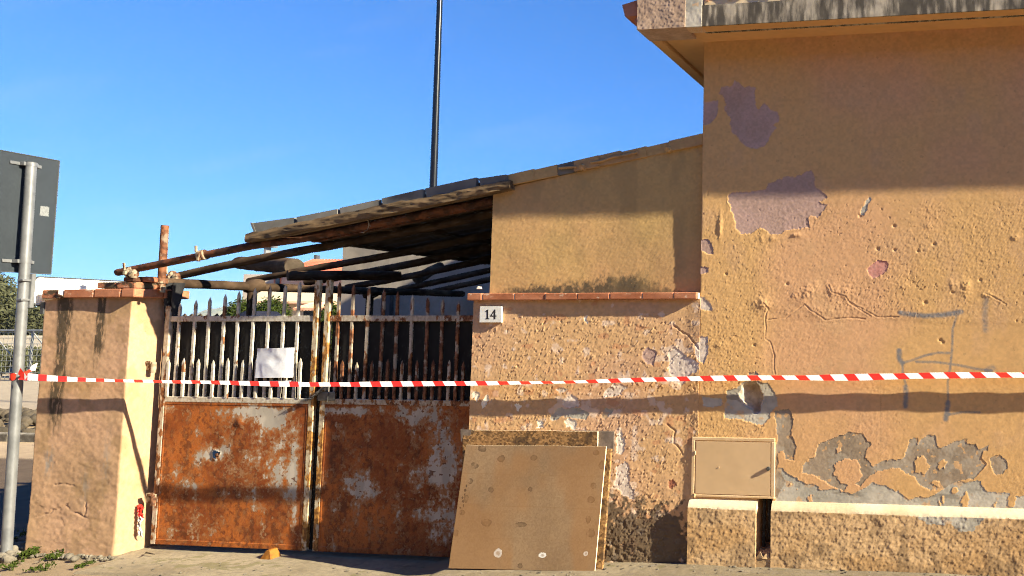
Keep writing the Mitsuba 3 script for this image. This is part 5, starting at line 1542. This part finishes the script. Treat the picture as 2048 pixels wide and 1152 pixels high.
# dug clods of earth along the road
r = np.random.default_rng(5)
cl = []
for k in range(900):
    x_, y_ = r.uniform(-24, -11.5), r.normal(6.4, .5)
    s = r.uniform(.03, .10)
    m_ = trimesh.creation.icosphere(1, 1.0)
    m_.apply_scale(s)
    m_.vertices *= (.6 + .8 * meshkit.noise(m_.vertices * 9 + k))[:, None]
    m_.apply_translation((x_, y_, -.16 + s * .35 + .12 * math.exp(-((y_ - 6.4) / .5) ** 2)))
    cl.append(m_)
tag(obj('clods', cat_(cl), 'm_clod', smooth=50), 'heap of dug earth clods along the road edge', kind='stuff')
kb = thing('kerb', 'long low kerb edging crossing the ground left of the pillar', 'kerb')
for k in range(16):
    x_ = -26 + k * 1.0
    obj('kerb_stone', box(x_, x_ + .985, 4.55, 4.72, -.3, -.05, .012), 'm_stone', kb)
# rubble and weeds at the foot of the pillar
rb = []
for k in range(260):
    x_, y_ = r.uniform(-7.35, -6.80), r.uniform(-.20, .42)
    if x_ > -6.93 and y_ > -.02:
        continue
    s = r.uniform(.010, .034)
    m_ = trimesh.creation.icosphere(1, 1.0)
    m_.apply_scale(s)
    m_.vertices *= (.65 + .7 * meshkit.noise(m_.vertices * 40 + k * 3))[:, None]
    m_.apply_translation((x_, y_, -.15 + s * .4 + .05 * max(0, y_)))
    rb.append(m_)
for k in range(70):
    x_, y_ = r.uniform(-6.9, -6.1), -.02 - .10 * r.random() ** 2
    s = r.uniform(.003, .013) * (1 + 1.0 * (r.random() > .9))
    m_ = trimesh.creation.icosphere(1, 1.0)
    m_.apply_scale(s)
    m_.vertices *= (.65 + .7 * meshkit.noise(m_.vertices * 60 + k * 3))[:, None]
    m_.apply_translation((x_, y_, zg(x_) + s * .4))
    rb.append(m_)
for k in range(120):
    x_, y_ = r.uniform(-6, .4), r.uniform(-.55, -.04)
    s = r.uniform(.002, .006)
    m_ = trimesh.creation.icosphere(1, 1.0)
    m_.apply_scale(s)
    m_.apply_translation((x_, y_, zg(x_) + s * .5))
    rb.append(m_)
for k in range(150):                                  # flakes of plaster fallen from the walls
    x_, y_ = (r.uniform(-3.4, .4) if k % 3 else r.uniform(-6.8, .4)), -.04 - .35 * r.random() ** 2
    s = r.uniform(.004, .013)
    a0 = r.uniform(0, 6.28)
    pts_ = [(x_ + s * (.6 + .6 * r.random()) * math.cos(a0 + q), y_ + s * (.6 + .6 * r.random()) * math.sin(a0 + q), zg(x_) + .002 + z_) for q in (0, 1.3, 2.5, 3.8, 5.1) for z_ in (0, s * .3)]
    rb.append(hull(pts_))
tag(obj('rubble', cat_(rb), 'm_stone', smooth=50), 'loose stones and grit at the foot of the pillar and wall', kind='stuff')


def weed(u, v, y, n, sp, hgt, label, seed):
    t = thing('weed', label, 'weed')
    c = W(u, v, y)
    zz_ = zg(c[0])
    cs = [(c[0] + rng.uniform(-sp, sp), y + rng.uniform(-.05, .05), zz_ + hgt * rng.uniform(.3, .75), sp * .5, .06, hgt * .35) for _ in range(5)]
    obj('foliage', leaves(cs, n, .012, seed, .9), 'm_weed', t)
    for k_ in range(4):
        q = cs[k_ % 5]
        obj('stem', tube(line((c[0] + rng.uniform(-.02, .02), y, zz_ - .01), q[:3], 4), .0022, 5), 'm_weed', t)


weed(72, 1112, -.05, 260, .04, .075, 'bushy weed at the left foot of the gate pillar', 51)
weed(112, 1122, -.07, 110, .045, .045, 'low weed under the front of the gate pillar', 52)
weed(48, 1040, .22, 120, .03, .09, 'sprig of weed between the sign post and the pillar', 53)
weed(88, 1146, -.30, 80, .04, .035, 'small weed in the pavement in front of the pillar', 54)
weed(160, 1138, -.22, 60, .035, .025, 'tiny weed in the pavement right of the bushy one', 55)
weed(22, 1148, -.32, 100, .04, .04, 'tiny weed in the pavement near the sign post', 56)
tw = thing('twig', 'dry forked twig lying on the concrete before the gate', 'twig')
c = G(300, 1110, -.135)
obj('stem', tube([c + [-.06, .02, .01], c + [-.02, .0, .014], c + [.05, -.01, .010]], [.004, .005, .003], 7), 'm_darkwood', tw, smooth=50)
obj('fork', tube([c + [-.03, .0, .012], c + [-.01, -.04, .012]], [.004, .003], 7), 'm_darkwood', tw, smooth=50)

# ------------------------------------------------------------------ the air: far things fade to blue
scene['air'] = {'type': 'homogeneous', 'albedo': {'type': 'rgb', 'value': [.95, .95, .95]}, 'sigma_t': {'type': 'rgb', 'value': [.00013, .00016, .00020]}}
scene['haze'] = {'type': 'cube', 'to_world': T().translate([-450, 550, 27]).scale([2100, 1150, 29.5]), 'bsdf': {'type': 'null'}, 'interior': {'type': 'ref', 'id': 'air'}}
labels['haze'] = {'label': 'thin blue haze over the distant ridge', 'kind': 'stuff'}
scene['camera']['medium'] = {'type': 'ref', 'id': 'air'}
